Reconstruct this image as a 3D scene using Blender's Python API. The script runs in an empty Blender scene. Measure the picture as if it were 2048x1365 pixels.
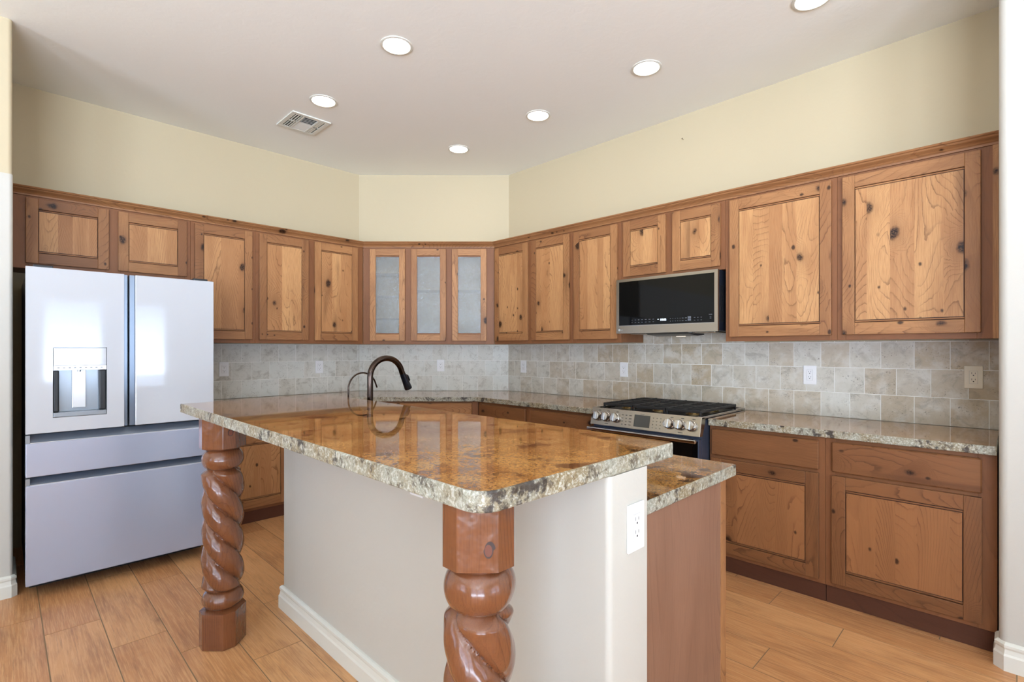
import bpy, bmesh, math, random
from mathutils import Vector, Matrix
random.seed(11)
PI = math.pi
SC = bpy.context.scene
COL = SC.collection

# ------------------------------------------------------------------ camera
CAM_H = 1.334
cam_d = bpy.data.cameras.new('camera')
cam_d.sensor_width = 36.0
cam_d.lens = 36.0 * 1014.0 / 2048.0
cam_d.shift_y = 17.5 / 2048.0
cam_d.clip_start = 0.02
cam = bpy.data.objects.new('camera', cam_d)
COL.objects.link(cam)
cam.location = (0, 0, CAM_H)
cam.rotation_euler = (PI / 2, 0, -math.radians(45.2))
SC.camera = cam

# ------------------------------------------------------------------ world, exposure
SC.view_settings.view_transform = 'Standard'
SC.view_settings.look = 'None'
SC.view_settings.gamma = 1.0
SC.view_settings.use_curve_mapping = False
SC.view_settings.exposure = 0.56
w = bpy.data.worlds.new('sky'); SC.world = w; w.use_nodes = True
nt = w.node_tree; nt.nodes.clear()
wo = nt.nodes.new('ShaderNodeOutputWorld'); bg = nt.nodes.new('ShaderNodeBackground')
tc = nt.nodes.new('ShaderNodeTexCoord'); sp = nt.nodes.new('ShaderNodeSeparateXYZ')
rp = nt.nodes.new('ShaderNodeValToRGB')
rp.color_ramp.elements[0].position = 0.47; rp.color_ramp.elements[0].color = (2.35, 2.8, 3.45, 1)
rp.color_ramp.elements[1].position = 0.53; rp.color_ramp.elements[1].color = (0.36, 0.46, 0.62, 1)
mr = nt.nodes.new('ShaderNodeMapRange'); mr.inputs[1].default_value = -1; mr.inputs[2].default_value = 1
nt.links.new(tc.outputs['Generated'], sp.inputs[0]); nt.links.new(sp.outputs['Z'], mr.inputs[0])
nt.links.new(mr.outputs[0], rp.inputs[0]); nt.links.new(rp.outputs[0], bg.inputs[0])
bg.inputs[1].default_value = 5.6
nt.links.new(bg.outputs[0], wo.inputs[0])

def portal(name, loc, rot, sx, sy):
    l = bpy.data.lights.new(name, 'AREA'); l.shape = 'RECTANGLE'; l.size = sx; l.size_y = sy
    l.cycles.is_portal = True
    o = bpy.data.objects.new(name, l); COL.objects.link(o); o.location = loc; o.rotation_euler = rot
ZC = 3.125                    # ceiling height
REAR, LEFT = -4.0, -4.0       # room limits behind and beside the camera
WIN = {'window_1': (0.46, 2.22, 0.76, 2.18), 'unseen_door_1': (-3.7, -1.0, 0.05, 2.85)}   # rear wall: x0,x1,z0,z1; the door is unseen, added for more daylight
WINL = {'unseen_window_2': (-3.6, -1.0, 0.05, 2.85), 'unseen_window_3': (1.2, 2.4, 0.8, 2.6)}  # left wall: y0,y1,z0,z1; unseen windows, sized for the light they give
for k, (a, b, c, d) in WIN.items():
    portal('daylight_portal', ((a + b) / 2, REAR - 0.16, (c + d) / 2), (-PI / 2, 0, PI), b - a, d - c)
for k, (a, b, c, d) in WINL.items():
    portal('daylight_portal', (LEFT - 0.16, (a + b) / 2, (c + d) / 2), (PI / 2, 0, -PI / 2), b - a, d - c)
CAN_POWER = 4.5

# ------------------------------------------------------------------ materials
def mat(name):
    m = bpy.data.materials.new(name); m.use_nodes = True
    n = m.node_tree.nodes; n.clear()
    out = n.new('ShaderNodeOutputMaterial'); b = n.new('ShaderNodeBsdfPrincipled')
    m.node_tree.links.new(b.outputs[0], out.inputs[0])
    return m, m.node_tree, b
class G:
    """small node-graph helper"""
    def __init__(s, t): s.t = t
    def n(s, kind, **kw):
        x = s.t.nodes.new('ShaderNode' + kind)
        for k, v in kw.items(): setattr(x, k, v)
        return x
    def put(s, v, sock):
        if isinstance(v, bpy.types.NodeSocket): s.t.links.new(v, sock)
        elif v is not None:
            if sock.type == 'RGBA' and not hasattr(v, '__len__'): v = (v, v, v, 1)
            if sock.type == 'RGBA' and len(v) == 3: v = (*v, 1)
            sock.default_value = v
    def m(s, op, a, b=None, c=None, clamp=False):
        x = s.n('Math', operation=op, use_clamp=clamp)
        for i, v in enumerate((a, b, c)): s.put(v, x.inputs[i])
        return x.outputs[0]
    def mix(s, f, a, b, blend='MIX'):
        x = s.n('Mix', data_type='RGBA', blend_type=blend)
        s.put(f, x.inputs[0]); s.put(a, x.inputs[6]); s.put(b, x.inputs[7])
        return x.outputs[2]
    def ramp(s, f, lo, hi, a=0.0, b=1.0):
        x = s.n('MapRange', interpolation_type='SMOOTHSTEP'); x.clamp = True
        s.put(f, x.inputs[0]); x.inputs[1].default_value = lo; x.inputs[2].default_value = hi
        x.inputs[3].default_value = a; x.inputs[4].default_value = b
        return x.outputs[0]
    def noise(s, v, scale, detail=2, rough=0.5, dist=0.0, out=0):
        x = s.n('TexNoise'); s.put(v, x.inputs['Vector']); x.inputs['Scale'].default_value = scale
        x.inputs['Detail'].default_value = detail; x.inputs['Roughness'].default_value = rough
        x.inputs['Distortion'].default_value = dist
        return x.outputs[out]
    def mul(s, v, sc):
        x = s.n('VectorMath', operation='MULTIPLY'); s.put(v, x.inputs[0]); x.inputs[1].default_value = sc
        return x.outputs[0]
    def add(s, v, b):
        x = s.n('VectorMath', operation='ADD'); s.put(v, x.inputs[0]); s.put(b, x.inputs[1])
        return x.outputs[0]
    def bump(s, h, strength, dist, b):
        x = s.n('Bump'); s.put(h, x.inputs['Height']); x.inputs['Strength'].default_value = strength
        x.inputs['Distance'].default_value = dist
        s.t.links.new(x.outputs[0], b.inputs['Normal'])
    def obj(s): return s.n('TexCoord').outputs['Object']

def srgb(r, g, b):
    f = lambda c: ((c / 255 + 0.055) / 1.055) ** 2.4 if c > 10 else c / 255 / 12.92
    return (f(r), f(g), f(b), 1)

def plain(name, col, rough=0.5, metal=0.0, spec=0.5, emit=None, estr=0, bump=None, coat=0):
    m, t, b = mat(name)
    b.inputs['Base Color'].default_value = col; b.inputs['Roughness'].default_value = rough
    b.inputs['Metallic'].default_value = metal; b.inputs['Specular IOR Level'].default_value = spec
    b.inputs['Coat Weight'].default_value = coat
    if emit: b.inputs['Emission Color'].default_value = emit; b.inputs['Emission Strength'].default_value = estr
    g = G(t)
    if bump:
        g.bump(g.noise(g.obj(), bump[0], 4), bump[1], bump[2], b)
    return m

def wood(name, light, mid, dark, rings=9, knots=0.66, rough=0.42, axis3d=False, coat=0.0, kscale=7.5, line=0.5, swirl=1.0):
    m, t, b = mat(name); g = G(t)
    if axis3d:
        tone = 0.5
        sp = g.n('SeparateXYZ'); g.put(g.obj(), sp.inputs[0])
        cb = g.n('CombineXYZ'); g.put(g.m('ADD', sp.outputs[0], sp.outputs[1]), cb.inputs[0]); g.put(sp.outputs[2], cb.inputs[1]); g.put(g.m('SUBTRACT', sp.outputs[0], sp.outputs[1]), cb.inputs[2])
        uv = cb.outputs[0]
    else:
        uv = g.n('UVMap').outputs[0]
        at = g.n('Attribute'); at.attribute_name = 'tone'
        sc = g.n('SeparateColor'); g.put(at.outputs['Color'], sc.inputs[0])
        tone, seed = sc.outputs[0], sc.outputs[1]
        sx = g.n('SeparateXYZ'); g.put(uv, sx.inputs[0])
        cb = g.n('CombineXYZ'); g.put(sx.outputs[0], cb.inputs[0]); g.put(sx.outputs[1], cb.inputs[1]); g.put(g.m('MULTIPLY', seed, 9.0), cb.inputs[2])
        uv = cb.outputs[0]
    st = g.mul(uv, (1, 0.24, 1))
    # knots: one voronoi for the scattered large ones, one for pin knots
    def knotset(scale, thr, rmin, rvar, wobble):
        vo = g.n('TexVoronoi', voronoi_dimensions='3D' if axis3d else '2D'); vo.inputs['Scale'].default_value = scale
        kv = g.mul(uv, (1, 0.7, 1))
        if not axis3d:
            so = g.n('CombineXYZ'); g.put(g.m('MULTIPLY', seed, 53.0), so.inputs[0]); g.put(g.m('MULTIPLY', seed, 31.0), so.inputs[1]); kv = g.add(kv, so.outputs[0])
        g.put(kv, vo.inputs['Vector'])
        vs = g.n('SeparateColor'); g.put(vo.outputs['Color'], vs.inputs[0])
        has = g.ramp(vs.outputs[0], thr, thr + 0.01)
        dist = vo.outputs['Distance']
        wob = g.m('ADD', dist, g.m('MULTIPLY', g.m('SUBTRACT', g.noise(uv, scale * 6, 2), 0.5), wobble))
        size = g.m('MULTIPLY_ADD', g.m('POWER', vs.outputs[1], 2.0), rvar, rmin)
        core = g.m('MULTIPLY', has, g.m('SUBTRACT', 1.0, g.m('MULTIPLY', g.m('SUBTRACT', wob, size), 14.0, clamp=True), clamp=True))
        halo = g.m('MULTIPLY', has, g.m('POWER', 2.718, g.m('MULTIPLY', wob, -5.5)))
        return core, halo
    knot, halo = knotset(5.5, knots, 0.025, 0.08, 0.10)
    pin, _ = knotset(12.0, 0.45 + knots * 0.55, 0.03, 0.06, 0.06)
    # growth rings as contour lines of a stretched field, pushed aside around knots
    h = g.noise(st, 3.4, 0.8, 0.35, 0.0)
    h = g.m('ADD', h, g.m('MULTIPLY', halo, 0.5))
    h = g.m('ADD', h, g.m('MULTIPLY', g.noise(g.mul(uv, (1, 0.4, 1)), 45, 3), 0.011))
    fr = g.m('FRACT', g.m('MULTIPLY', h, rings * 5.6))
    ringl = g.m('POWER', fr, 3.2)
    sharp = g.m('MULTIPLY', g.ramp(fr, 0.80, 0.97), g.ramp(fr, 1.0, 0.985))
    sel = g.ramp(g.noise(st, 8, 2), 0.36, 0.64, 0.12, 1.0)
    fib = g.noise(g.mul(uv, (1, 0.03, 1)), 420, 3, 0.6)
    big = g.noise(g.mul(uv, (1, 0.15, 1)), 10, 3, 0.55, 0.4)
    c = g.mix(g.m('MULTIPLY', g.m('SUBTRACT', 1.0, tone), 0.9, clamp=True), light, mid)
    c = g.mix(g.m('MULTIPLY', tone, -1.0, clamp=True), c, tuple(x * 0.45 for x in mid[:3]))  # negative tone puts dimmer light low in the room into the wood colour
    c = g.mix(g.m('MULTIPLY', g.ramp(big, 0.40, 0.68), 0.55), c, mid)
    c = g.mix(g.m('MULTIPLY', g.ramp(fib, 0.42, 0.68), 0.5), c, mid)
    c = g.mix(g.m('MULTIPLY', g.m('MULTIPLY', ringl, sel), line * 0.30), c, dark)
    c = g.mix(g.m('MULTIPLY', g.m('MULTIPLY', sharp, sel), line * 0.8), c, dark)
    c = g.mix(g.m('MULTIPLY', halo, 0.45), c, dark)
    # dark mineral streaks
    stk = g.ramp(g.noise(g.mul(uv, (1, 0.10, 1)), 7, 2, 0.5), 0.66, 0.78)
    c = g.mix(g.m('MULTIPLY', stk, 0.5), c, dark)
    c = g.mix(g.m('MULTIPLY', knot, g.ramp(g.noise(uv, 130, 3), 0.3, 0.6, 0.6, 1.0)), c, tuple(x * 0.2 for x in dark[:3]))
    c = g.mix(g.m('MULTIPLY', pin, 0.85), c, tuple(x * 0.22 for x in dark[:3]))
    g.put(c, b.inputs['Base Color'])
    b.inputs['Roughness'].default_value = rough; b.inputs['Specular IOR Level'].default_value = 0.3
    b.inputs['Coat Weight'].default_value = coat; b.inputs['Coat Roughness'].default_value = 0.12
    if axis3d: g.bump(g.noise(g.obj(), 26, 2, 0.4), 0.5, 0.012, b)
    else: g.bump(g.m('ADD', g.m('MULTIPLY', fib, 0.5), g.m('MULTIPLY', ringl, -0.5)), 0.12, 0.002, b)
    return m

M = {}
M['hickory'] = wood('hickory_panel', srgb(207, 158, 106), srgb(158, 106, 66), srgb(80, 43, 24), rings=10, knots=0.78, line=0.6)
M['hickory_frame'] = wood('hickory_frame', srgb(184, 133, 86), srgb(136, 90, 56), srgb(70, 38, 22), rings=9, knots=0.76, line=0.6)
M['face'] = wood('stained_face_frame', srgb(144, 95, 60), srgb(124, 79, 49), srgb(88, 52, 32), rings=3, knots=2.0, rough=0.45, line=0.2)
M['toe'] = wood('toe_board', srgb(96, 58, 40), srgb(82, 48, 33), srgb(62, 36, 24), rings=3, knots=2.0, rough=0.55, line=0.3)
M['endpanel'] = wood('veneer_end', srgb(150, 112, 90), srgb(128, 92, 72), srgb(100, 68, 52), rings=3, knots=2.0, rough=0.4, line=0.35)
M['glaze'] = plain('dark_glaze', srgb(58, 26, 14), 0.55)
M['lining'] = plain('cabinet_lining', srgb(206, 178, 140), 0.6)
M['post'] = wood('carved_post', srgb(136, 82, 48), srgb(98, 57, 35), srgb(54, 29, 19), rings=7, knots=0.93, rough=0.26, axis3d=True, coat=0.8, line=0.45)
M['knot'] = plain('knot_dark', srgb(52, 34, 28), 0.4)
M['knot_heart'] = plain('knot_heart', srgb(104, 56, 38), 0.35)

def paint(name, col, rough=0.6, bscale=18, bstr=0.12):
    m, t, b = mat(name); g = G(t)
    n = g.noise(g.obj(), 3.0, 3)
    g.put(g.mix(g.m('MULTIPLY', n, 0.06), col, tuple(x * 0.85 for x in col[:3])), b.inputs['Base Color'])
    b.inputs['Roughness'].default_value = rough; b.inputs['Specular IOR Level'].default_value = 0.3
    g.bump(g.noise(g.obj(), bscale, 5, 0.55, 0.6), bstr, 0.01, b)
    return m
M['wall'] = paint('cream_wall', srgb(196, 181, 150))
M['ceiling'] = paint('ceiling_paint', srgb(246, 246, 239), 0.7)
M['island_wall'] = paint('island_wall_paint', srgb(197, 193, 183), 0.5)
M['trim'] = plain('white_trim', srgb(220, 218, 207), 0.35)
M['plate'] = plain('white_plastic', srgb(238, 238, 238), 0.3)
M['plate_beige'] = plain('almond_plastic', srgb(226, 214, 190), 0.35)
M['gapgrey'] = plain('grey_gap', srgb(168, 168, 166), 0.6)
M['slot'] = plain('dark_slot', srgb(30, 28, 26), 0.6)
M['lens'] = plain('lamp_lens', (1, 1, 1, 1), 0.4, emit=(1.0, 0.92, 0.80, 1), estr=CAN_POWER * 3.2)
M['steel'] = plain('brushed_steel', srgb(172, 164, 152), 0.26, 1.0)
M['steel_edge'] = plain('polished_steel', srgb(188, 186, 184), 0.14, 1.0)
M['blackglass'] = plain('black_glass', srgb(10, 10, 10), 0.04, 0, 0.22)
M['black'] = plain('black_enamel', srgb(24, 24, 26), 0.35)
M['iron'] = plain('cast_iron', srgb(30, 29, 29), 0.5, bump=(300, 0.2, 0.001))
M['steel_side'] = plain('painted_steel_side', srgb(88, 98, 120), 0.3, 0.6)
M['bronze'] = plain('oil_rubbed_bronze', srgb(74, 62, 56), 0.13, 1.0)
M['bronze_dark'] = plain('bronze_spray_head', srgb(44, 46, 54), 0.2, 0.8)
M['burner'] = plain('burner_brass', srgb(190, 160, 110), 0.25, 1.0)
M['display'] = plain('grey_display', srgb(66, 64, 58), 0.15)
M['ink'] = plain('print_ink', srgb(88, 84, 78), 0.5)
M['ink_pale'] = plain('pale_print', srgb(96, 100, 108), 0.5)
M['digits'] = plain('lit_digits', (0.6, 0.8, 1, 1), 0.5, emit=(0.75, 0.88, 1, 1), estr=2.2)
M['hoodlamp'] = plain('hood_lamp', (1, 1, 1, 1), 0.4, emit=(1, 0.78, 0.5, 1), estr=0.5)
M['caulk'] = plain('caulk', srgb(232, 226, 214), 0.6)
M['emblem'] = plain('emblem_grey', srgb(176, 176, 172), 0.35)
M['housing'] = plain('microwave_housing', srgb(38, 42, 52), 0.35, 0.2)
M['curtain'] = plain('curtain_cloth', srgb(226, 226, 226), 0.8)

def fridge_mat(name, col, rough, metal, brushed):
    m, t, b = mat(name); g = G(t)
    b.inputs['Base Color'].default_value = col; b.inputs['Metallic'].default_value = metal; b.inputs['Specular IOR Level'].default_value = 0.24
    n = g.noise(g.mul(g.obj(), (1, 1, 60)), 8, 3)
    g.put(g.m('MULTIPLY_ADD', n, brushed, rough), b.inputs['Roughness'])
    return m
M['fridge_door'] = fridge_mat('fridge_door_steel', srgb(192, 195, 200), 0.05, 0.06, 0.01)
M['fridge_drawer'] = fridge_mat('fridge_drawer_steel', srgb(176, 184, 204), 0.22, 0.4, 0.02)
M['fridge_pocket'] = plain('pocket_steel', srgb(128, 140, 156), 0.3, 0.8)
M['fridge_dark'] = plain('fridge_cabinet_black', srgb(26, 28, 32), 0.4)
M['fridge_grey'] = plain('dispenser_grey', srgb(150, 158, 166), 0.2, 0.4)
M['fridge_chrome'] = plain('dispenser_chrome', srgb(214, 217, 220), 0.15, 0.2)

def stone_tile():
    m, t, b = mat('tumbled_stone_tile'); g = G(t)
    uv = g.n('UVMap').outputs[0]
    at = g.n('Attribute'); at.attribute_name = 'tone'
    sc = g.n('SeparateColor'); g.put(at.outputs['Color'], sc.inputs[0])
    cb = g.n('CombineXYZ'); sx = g.n('SeparateXYZ'); g.put(uv, sx.inputs[0])
    g.put(sx.outputs[0], cb.inputs[0]); g.put(sx.outputs[1], cb.inputs[1]); g.put(g.m('MULTIPLY', sc.outputs[1], 20), cb.inputs[2])
    p = cb.outputs[0]
    grey, tan = srgb(218, 219, 211), srgb(184, 166, 138)
    c = g.mix(sc.outputs[0], grey, tan)
    c = g.mix(g.m('MULTIPLY', g.ramp(g.noise(p, 11, 4, 0.6), 0.42, 0.7), 0.55), c, srgb(224, 222, 214))
    c = g.mix(g.m('MULTIPLY', g.ramp(g.noise(p, 13, 5, 0.72, 0.6), 0.47, 0.72), 0.55), c, srgb(142, 133, 116))
    pit = g.m('MULTIPLY', g.ramp(g.noise(p, 130, 3, 0.6), 0.58, 0.68), g.ramp(g.noise(p, 17, 2), 0.5, 0.6))
    c = g.mix(g.m('MULTIPLY', pit, 0.65), c, srgb(84, 74, 64))
    g.put(c, b.inputs['Base Color']); b.inputs['Roughness'].default_value = 0.45
    g.bump(g.m('MULTIPLY', pit, -1), 0.3, 0.002, b)
    return m
M['tile'] = stone_tile()
M['grout'] = plain('grout', srgb(240, 238, 232), 0.8)

def granite(name, edge):
    m, t, b = mat(name); g = G(t); p = g.obj()
    warp = g.add(p, g.mul(g.noise(p, 9, 3, out=1), (0.035, 0.035, 0.035)))
    n1 = g.noise(warp, 7, 5, 0.6)
    n2 = g.noise(g.add(warp, (5, 3, 1)), 150 if not edge else 110, 4, 0.75)
    n3 = g.noise(g.add(warp, (1, 9, 4)), 30, 6, 0.72)
    n4 = g.noise(g.add(warp, (7, 2, 9)), 9.5 if edge else 8.0, 7, 0.66)
    if edge:
        c = g.mix(g.ramp(n1, 0.4, 0.66), srgb(158, 156, 140), srgb(142, 126, 94))
        c = g.mix(g.m('MULTIPLY', g.ramp(n2, 0.5, 0.6), 0.7), c, srgb(204, 202, 190))
        c = g.mix(g.m('MULTIPLY', g.ramp(n2, 0.46, 0.36), 0.6), c, srgb(104, 94, 74))
        c = g.mix(g.m('MULTIPLY', g.ramp(n3, 0.535, 0.62), 0.8), c, srgb(78, 64, 48))
        c = g.mix(g.m('MULTIPLY', g.ramp(n4, 0.55, 0.61), 0.9), c, srgb(48, 38, 34))
        b.inputs['Roughness'].default_value = 0.45
        g.bump(g.m('ADD', g.noise(p, 70, 4, 0.6), g.m('MULTIPLY', g.noise(p, 22, 3), 1.5)), 0.55, 0.008, b)
    else:
        c = g.mix(g.ramp(n1, 0.34, 0.66), srgb(150, 96, 44), srgb(186, 138, 78))
        c = g.mix(g.m('MULTIPLY', g.ramp(n2, 0.52, 0.62), 0.4), c, srgb(212, 168, 104))
        c = g.mix(g.m('MULTIPLY', g.ramp(n2, 0.485, 0.40), 0.65), c, srgb(92, 50, 22))
        c = g.mix(g.m('MULTIPLY', g.ramp(n3, 0.52, 0.66), 0.7), c, srgb(112, 62, 28))
        c = g.mix(g.m('MULTIPLY', g.ramp(n4, 0.56, 0.64), 0.9), c, srgb(66, 32, 20))
        g.put(0.035, b.inputs['Roughness']); b.inputs['Coat Weight'].default_value = 0.3; b.inputs['Coat Roughness'].default_value = 0.02
    g.put(c, b.inputs['Base Color'])
    return m
M['granite'] = granite('polished_gold_granite', False)
M['granite_edge'] = granite('chiselled_granite_edge', True)

def floor_mat():
    m, t, b = mat('wood_look_plank'); g = G(t)
    uv = g.n('UVMap').outputs[0]; at = g.n('Attribute'); at.attribute_name = 'tone'
    sc = g.n('SeparateColor'); g.put(at.outputs['Color'], sc.inputs[0])
    cb = g.n('CombineXYZ'); sx = g.n('SeparateXYZ'); g.put(uv, sx.inputs[0])
    g.put(sx.outputs[0], cb.inputs[0]); g.put(sx.outputs[1], cb.inputs[1]); g.put(g.m('MULTIPLY', sc.outputs[1], 20), cb.inputs[2])
    p = cb.outputs[0]
    c = g.mix(sc.outputs[0], srgb(220, 164, 110), srgb(186, 126, 78))
    c = g.mix(g.m('MULTIPLY', g.ramp(g.noise(g.mul(p, (1, 0.25, 1)), 9, 4, 0.6, 0.4), 0.42, 0.72), 0.6), c, srgb(150, 98, 60))
    c = g.mix(g.m('MULTIPLY', g.ramp(g.noise(g.mul(p, (1, 0.03, 1)), 200, 4, 0.7), 0.42, 0.66), 0.5), c, srgb(228, 180, 130))
    c = g.mix(g.m('MULTIPLY', g.ramp(g.noise(g.mul(p, (1, 0.035, 1)), 130, 4, 0.7), 0.52, 0.70), 0.36), c, srgb(120, 74, 42))
    vo = g.n('TexVoronoi'); vo.inputs['Scale'].default_value = 3.2; g.put(g.mul(p, (1, 0.5, 1)), vo.inputs['Vector'])
    vs = g.n('SeparateColor'); g.put(vo.outputs['Color'], vs.inputs[0])
    k = g.m('MULTIPLY', g.ramp(vs.outputs[0], 0.72, 0.75), g.ramp(g.m('ADD', vo.outputs['Distance'], g.m('MULTIPLY', g.noise(p, 25, 2), 0.12)), 0.26, 0.12))
    c = g.mix(g.m('MULTIPLY', k, 0.6), c, srgb(104, 64, 38))
    g.put(c, b.inputs['Base Color']); b.inputs['Roughness'].default_value = 0.36
    g.bump(g.noise(g.mul(p, (1, 0.04, 1)), 220, 2), 0.08, 0.002, b)
    return m
M['plank'] = floor_mat()
M['joint'] = plain('floor_grout', srgb(140, 116, 88), 0.8)

def rain_glass():
    m = bpy.data.materials.new('rain_glass'); m.use_nodes = True; t = m.node_tree; t.nodes.clear(); g = G(t)
    out = g.n('OutputMaterial'); p = g.obj()
    bp = g.n('Bump'); bp.inputs['Strength'].default_value = 0.8; bp.inputs['Distance'].default_value = 0.0055
    g.put(g.noise(g.mul(p, (1, 1, 0.75)), 120, 2, 0.5, 0.6), bp.inputs['Height'])
    tr = g.n('BsdfTransparent'); tr.inputs[0].default_value = (0.62, 0.64, 0.60, 1)
    rf = g.n('BsdfRefraction'); rf.inputs['IOR'].default_value = 1.25; rf.inputs['Roughness'].default_value = 0.05
    t.links.new(bp.outputs[0], rf.inputs['Normal'])
    gl = g.n('BsdfGlossy'); gl.inputs['Roughness'].default_value = 0.08; t.links.new(bp.outputs[0], gl.inputs['Normal'])
    fr = g.n('Fresnel'); fr.inputs[0].default_value = 2.0; t.links.new(bp.outputs[0], fr.inputs['Normal'])
    m1 = g.n('MixShader'); m1.inputs[0].default_value = 0.45
    t.links.new(tr.outputs[0], m1.inputs[1]); t.links.new(rf.outputs[0], m1.inputs[2])
    m2 = g.n('MixShader'); g.put(g.m('MULTIPLY', fr.outputs[0], 1.05, clamp=True), m2.inputs[0])
    t.links.new(m1.outputs[0], m2.inputs[1]); t.links.new(gl.outputs[0], m2.inputs[2])
    t.links.new(m2.outputs[0], out.inputs[0])
    return m
M['rainglass'] = rain_glass()
def window_glass():
    m = bpy.data.materials.new('window_glass'); m.use_nodes = True; t = m.node_tree; t.nodes.clear(); g = G(t)
    out = g.n('OutputMaterial'); tr = g.n('BsdfTransparent'); gl = g.n('BsdfGlossy'); gl.inputs['Roughness'].default_value = 0.0
    m1 = g.n('MixShader'); m1.inputs[0].default_value = 0.05
    t.links.new(tr.outputs[0], m1.inputs[1]); t.links.new(gl.outputs[0], m1.inputs[2]); t.links.new(m1.outputs[0], out.inputs[0])
    return m
M['glass'] = window_glass()

# ------------------------------------------------------------------ mesh helpers
class MB:
    """collects faces with material index, uv and a tone colour; (cs, cz) shift run coordinates to the thing's own base"""
    def __init__(s, cs=0.0, cz=0.0):
        s.v, s.f, s.mi, s.uv, s.tn, s.cs, s.cz = [], [], [], [], [], cs, cz
    def face(s, pts, mi=0, uv=None, tone=(0.5, 0.5)):
        i = len(s.v); s.v += [tuple(p) for p in pts]
        s.f.append(list(range(i, i + len(pts)))); s.mi.append(mi)
        s.uv.append(uv or [(p[0], p[2]) for p in pts]); s.tn.append(tone)
    def box(s, x0, x1, y0, y1, z0, z1, mi=0, grain='z', tone=None, off=None, skip=''):
        tone = tone or (random.random(), random.random())
        o = off or (random.uniform(0, 9), random.uniform(0, 9))
        x0, x1 = min(x0, x1), max(x0, x1); y0, y1 = min(y0, y1), max(y0, y1); z0, z1 = min(z0, z1), max(z0, z1)
        P = lambda a, b, c: (a, b, c)
        F = {'-x': [(x0, y1, z0), (x0, y0, z0), (x0, y0, z1), (x0, y1, z1)], '+x': [(x1, y0, z0), (x1, y1, z0), (x1, y1, z1), (x1, y0, z1)],
             '-y': [(x0, y0, z0), (x1, y0, z0), (x1, y0, z1), (x0, y0, z1)], '+y': [(x1, y1, z0), (x0, y1, z0), (x0, y1, z1), (x1, y1, z1)],
             '-z': [(x0, y1, z0), (x1, y1, z0), (x1, y0, z0), (x0, y0, z0)], '+z': [(x0, y0, z1), (x1, y0, z1), (x1, y1, z1), (x0, y1, z1)]}
        ga = 'xyz'.index(grain)
        i = len(s.v)
        cor = {}
        for k, pts in F.items():
            if k in skip.split(): continue
            na = 'xyz'.index(k[1])
            rest = [a for a in range(3) if a != na]
            if ga in rest: va = ga; ua = [a for a in rest if a != ga][0]
            else: ua, va = rest
            idx = []
            for p in pts:
                if p not in cor: cor[p] = len(s.v); s.v.append(p)
                idx.append(cor[p])
            s.f.append(idx); s.mi.append(mi); s.tn.append(tone)
            s.uv.append([(p[ua] + o[0], p[va] + o[1]) for p in pts])
    def run(s, s0, s1, d0, d1, z0, z1, **k):
        """box in run coordinates: along the wall, out of the wall, up"""
        s.box(s0 - s.cs, s1 - s.cs, -d1, -d0, z0 - s.cz, z1 - s.cz, **k)
    def prism(s, poly, z0, z1, mi=0, mi_side=None, tone=(0.5, 0.5)):
        """vertical prism over a counter-clockwise polygon"""
        if mi_side is None: mi_side = mi
        n = len(poly); i = len(s.v)
        s.v += [(x, y, z0) for x, y in poly] + [(x, y, z1) for x, y in poly]
        s.f.append([i + k for k in reversed(range(n))]); s.mi.append(mi_side); s.uv.append([poly[k] for k in reversed(range(n))]); s.tn.append(tone)
        s.f.append([i + n + k for k in range(n)]); s.mi.append(mi); s.uv.append(list(poly)); s.tn.append(tone)
        L = 0
        for k in range(n):
            j = (k + 1) % n; d = math.dist(poly[k], poly[j])
            s.f.append([i + k, i + j, i + n + j, i + n + k]); s.mi.append(mi_side); s.tn.append(tone)
            s.uv.append([(L, z0), (L + d, z0), (L + d, z1), (L, z1)]); L += d
    def extrude_x(s, prof, x0, x1, mi=0, tone=None):
        """profile of (y, z) points extruded along x"""
        tone = tone or (random.random(), random.random())
        n = len(prof); i = len(s.v); o = random.uniform(0, 9)
        s.v += [(x0, y, z) for y, z in prof] + [(x1, y, z) for y, z in prof]
        L = 0
        for k in range(n):
            j = (k + 1) % n; d = math.dist(prof[k], prof[j])
            s.f.append([i + k, i + j, i + n + j, i + n + k]); s.mi.append(mi); s.tn.append(tone)
            s.uv.append([(L + o, x0 + o), (L + d + o, x0 + o), (L + d + o, x1 + o), (L + o, x1 + o)]); L += d
        for rng in (range(n), range(n)):
            pass
        s.f.append([i + k for k in reversed(range(n))]); s.mi.append(mi); s.tn.append(tone); s.uv.append([prof[k] for k in reversed(range(n))])
        s.f.append([i + n + k for k in range(n)]); s.mi.append(mi); s.tn.append(tone); s.uv.append([prof[k] for k in range(n)])
    def grid(s, rows, mi=0, close_u=True, cap0=False, cap1=False, tone=(0.5, 0.5)):
        """rows of points joined into quads"""
        i = len(s.v); n = len(rows[0])
        for r in rows: s.v += [tuple(p) for p in r]
        for a in range(len(rows) - 1):
            for k in range(n if close_u else n - 1):
                j = (k + 1) % n
                s.f.append([i + a * n + k, i + a * n + j, i + (a + 1) * n + j, i + (a + 1) * n + k]); s.mi.append(mi); s.tn.append(tone)
                s.uv.append([(k / n, a), ((k + 1) / n, a), ((k + 1) / n, a + 1), (k / n, a + 1)])
        if cap0:
            s.f.append([i + k for k in reversed(range(n))]); s.mi.append(mi); s.tn.append(tone); s.uv.append([(0, 0)] * n)
        if cap1:
            b = i + (len(rows) - 1) * n
            s.f.append([b + k for k in range(n)]); s.mi.append(mi); s.tn.append(tone); s.uv.append([(0, 0)] * n)
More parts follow.
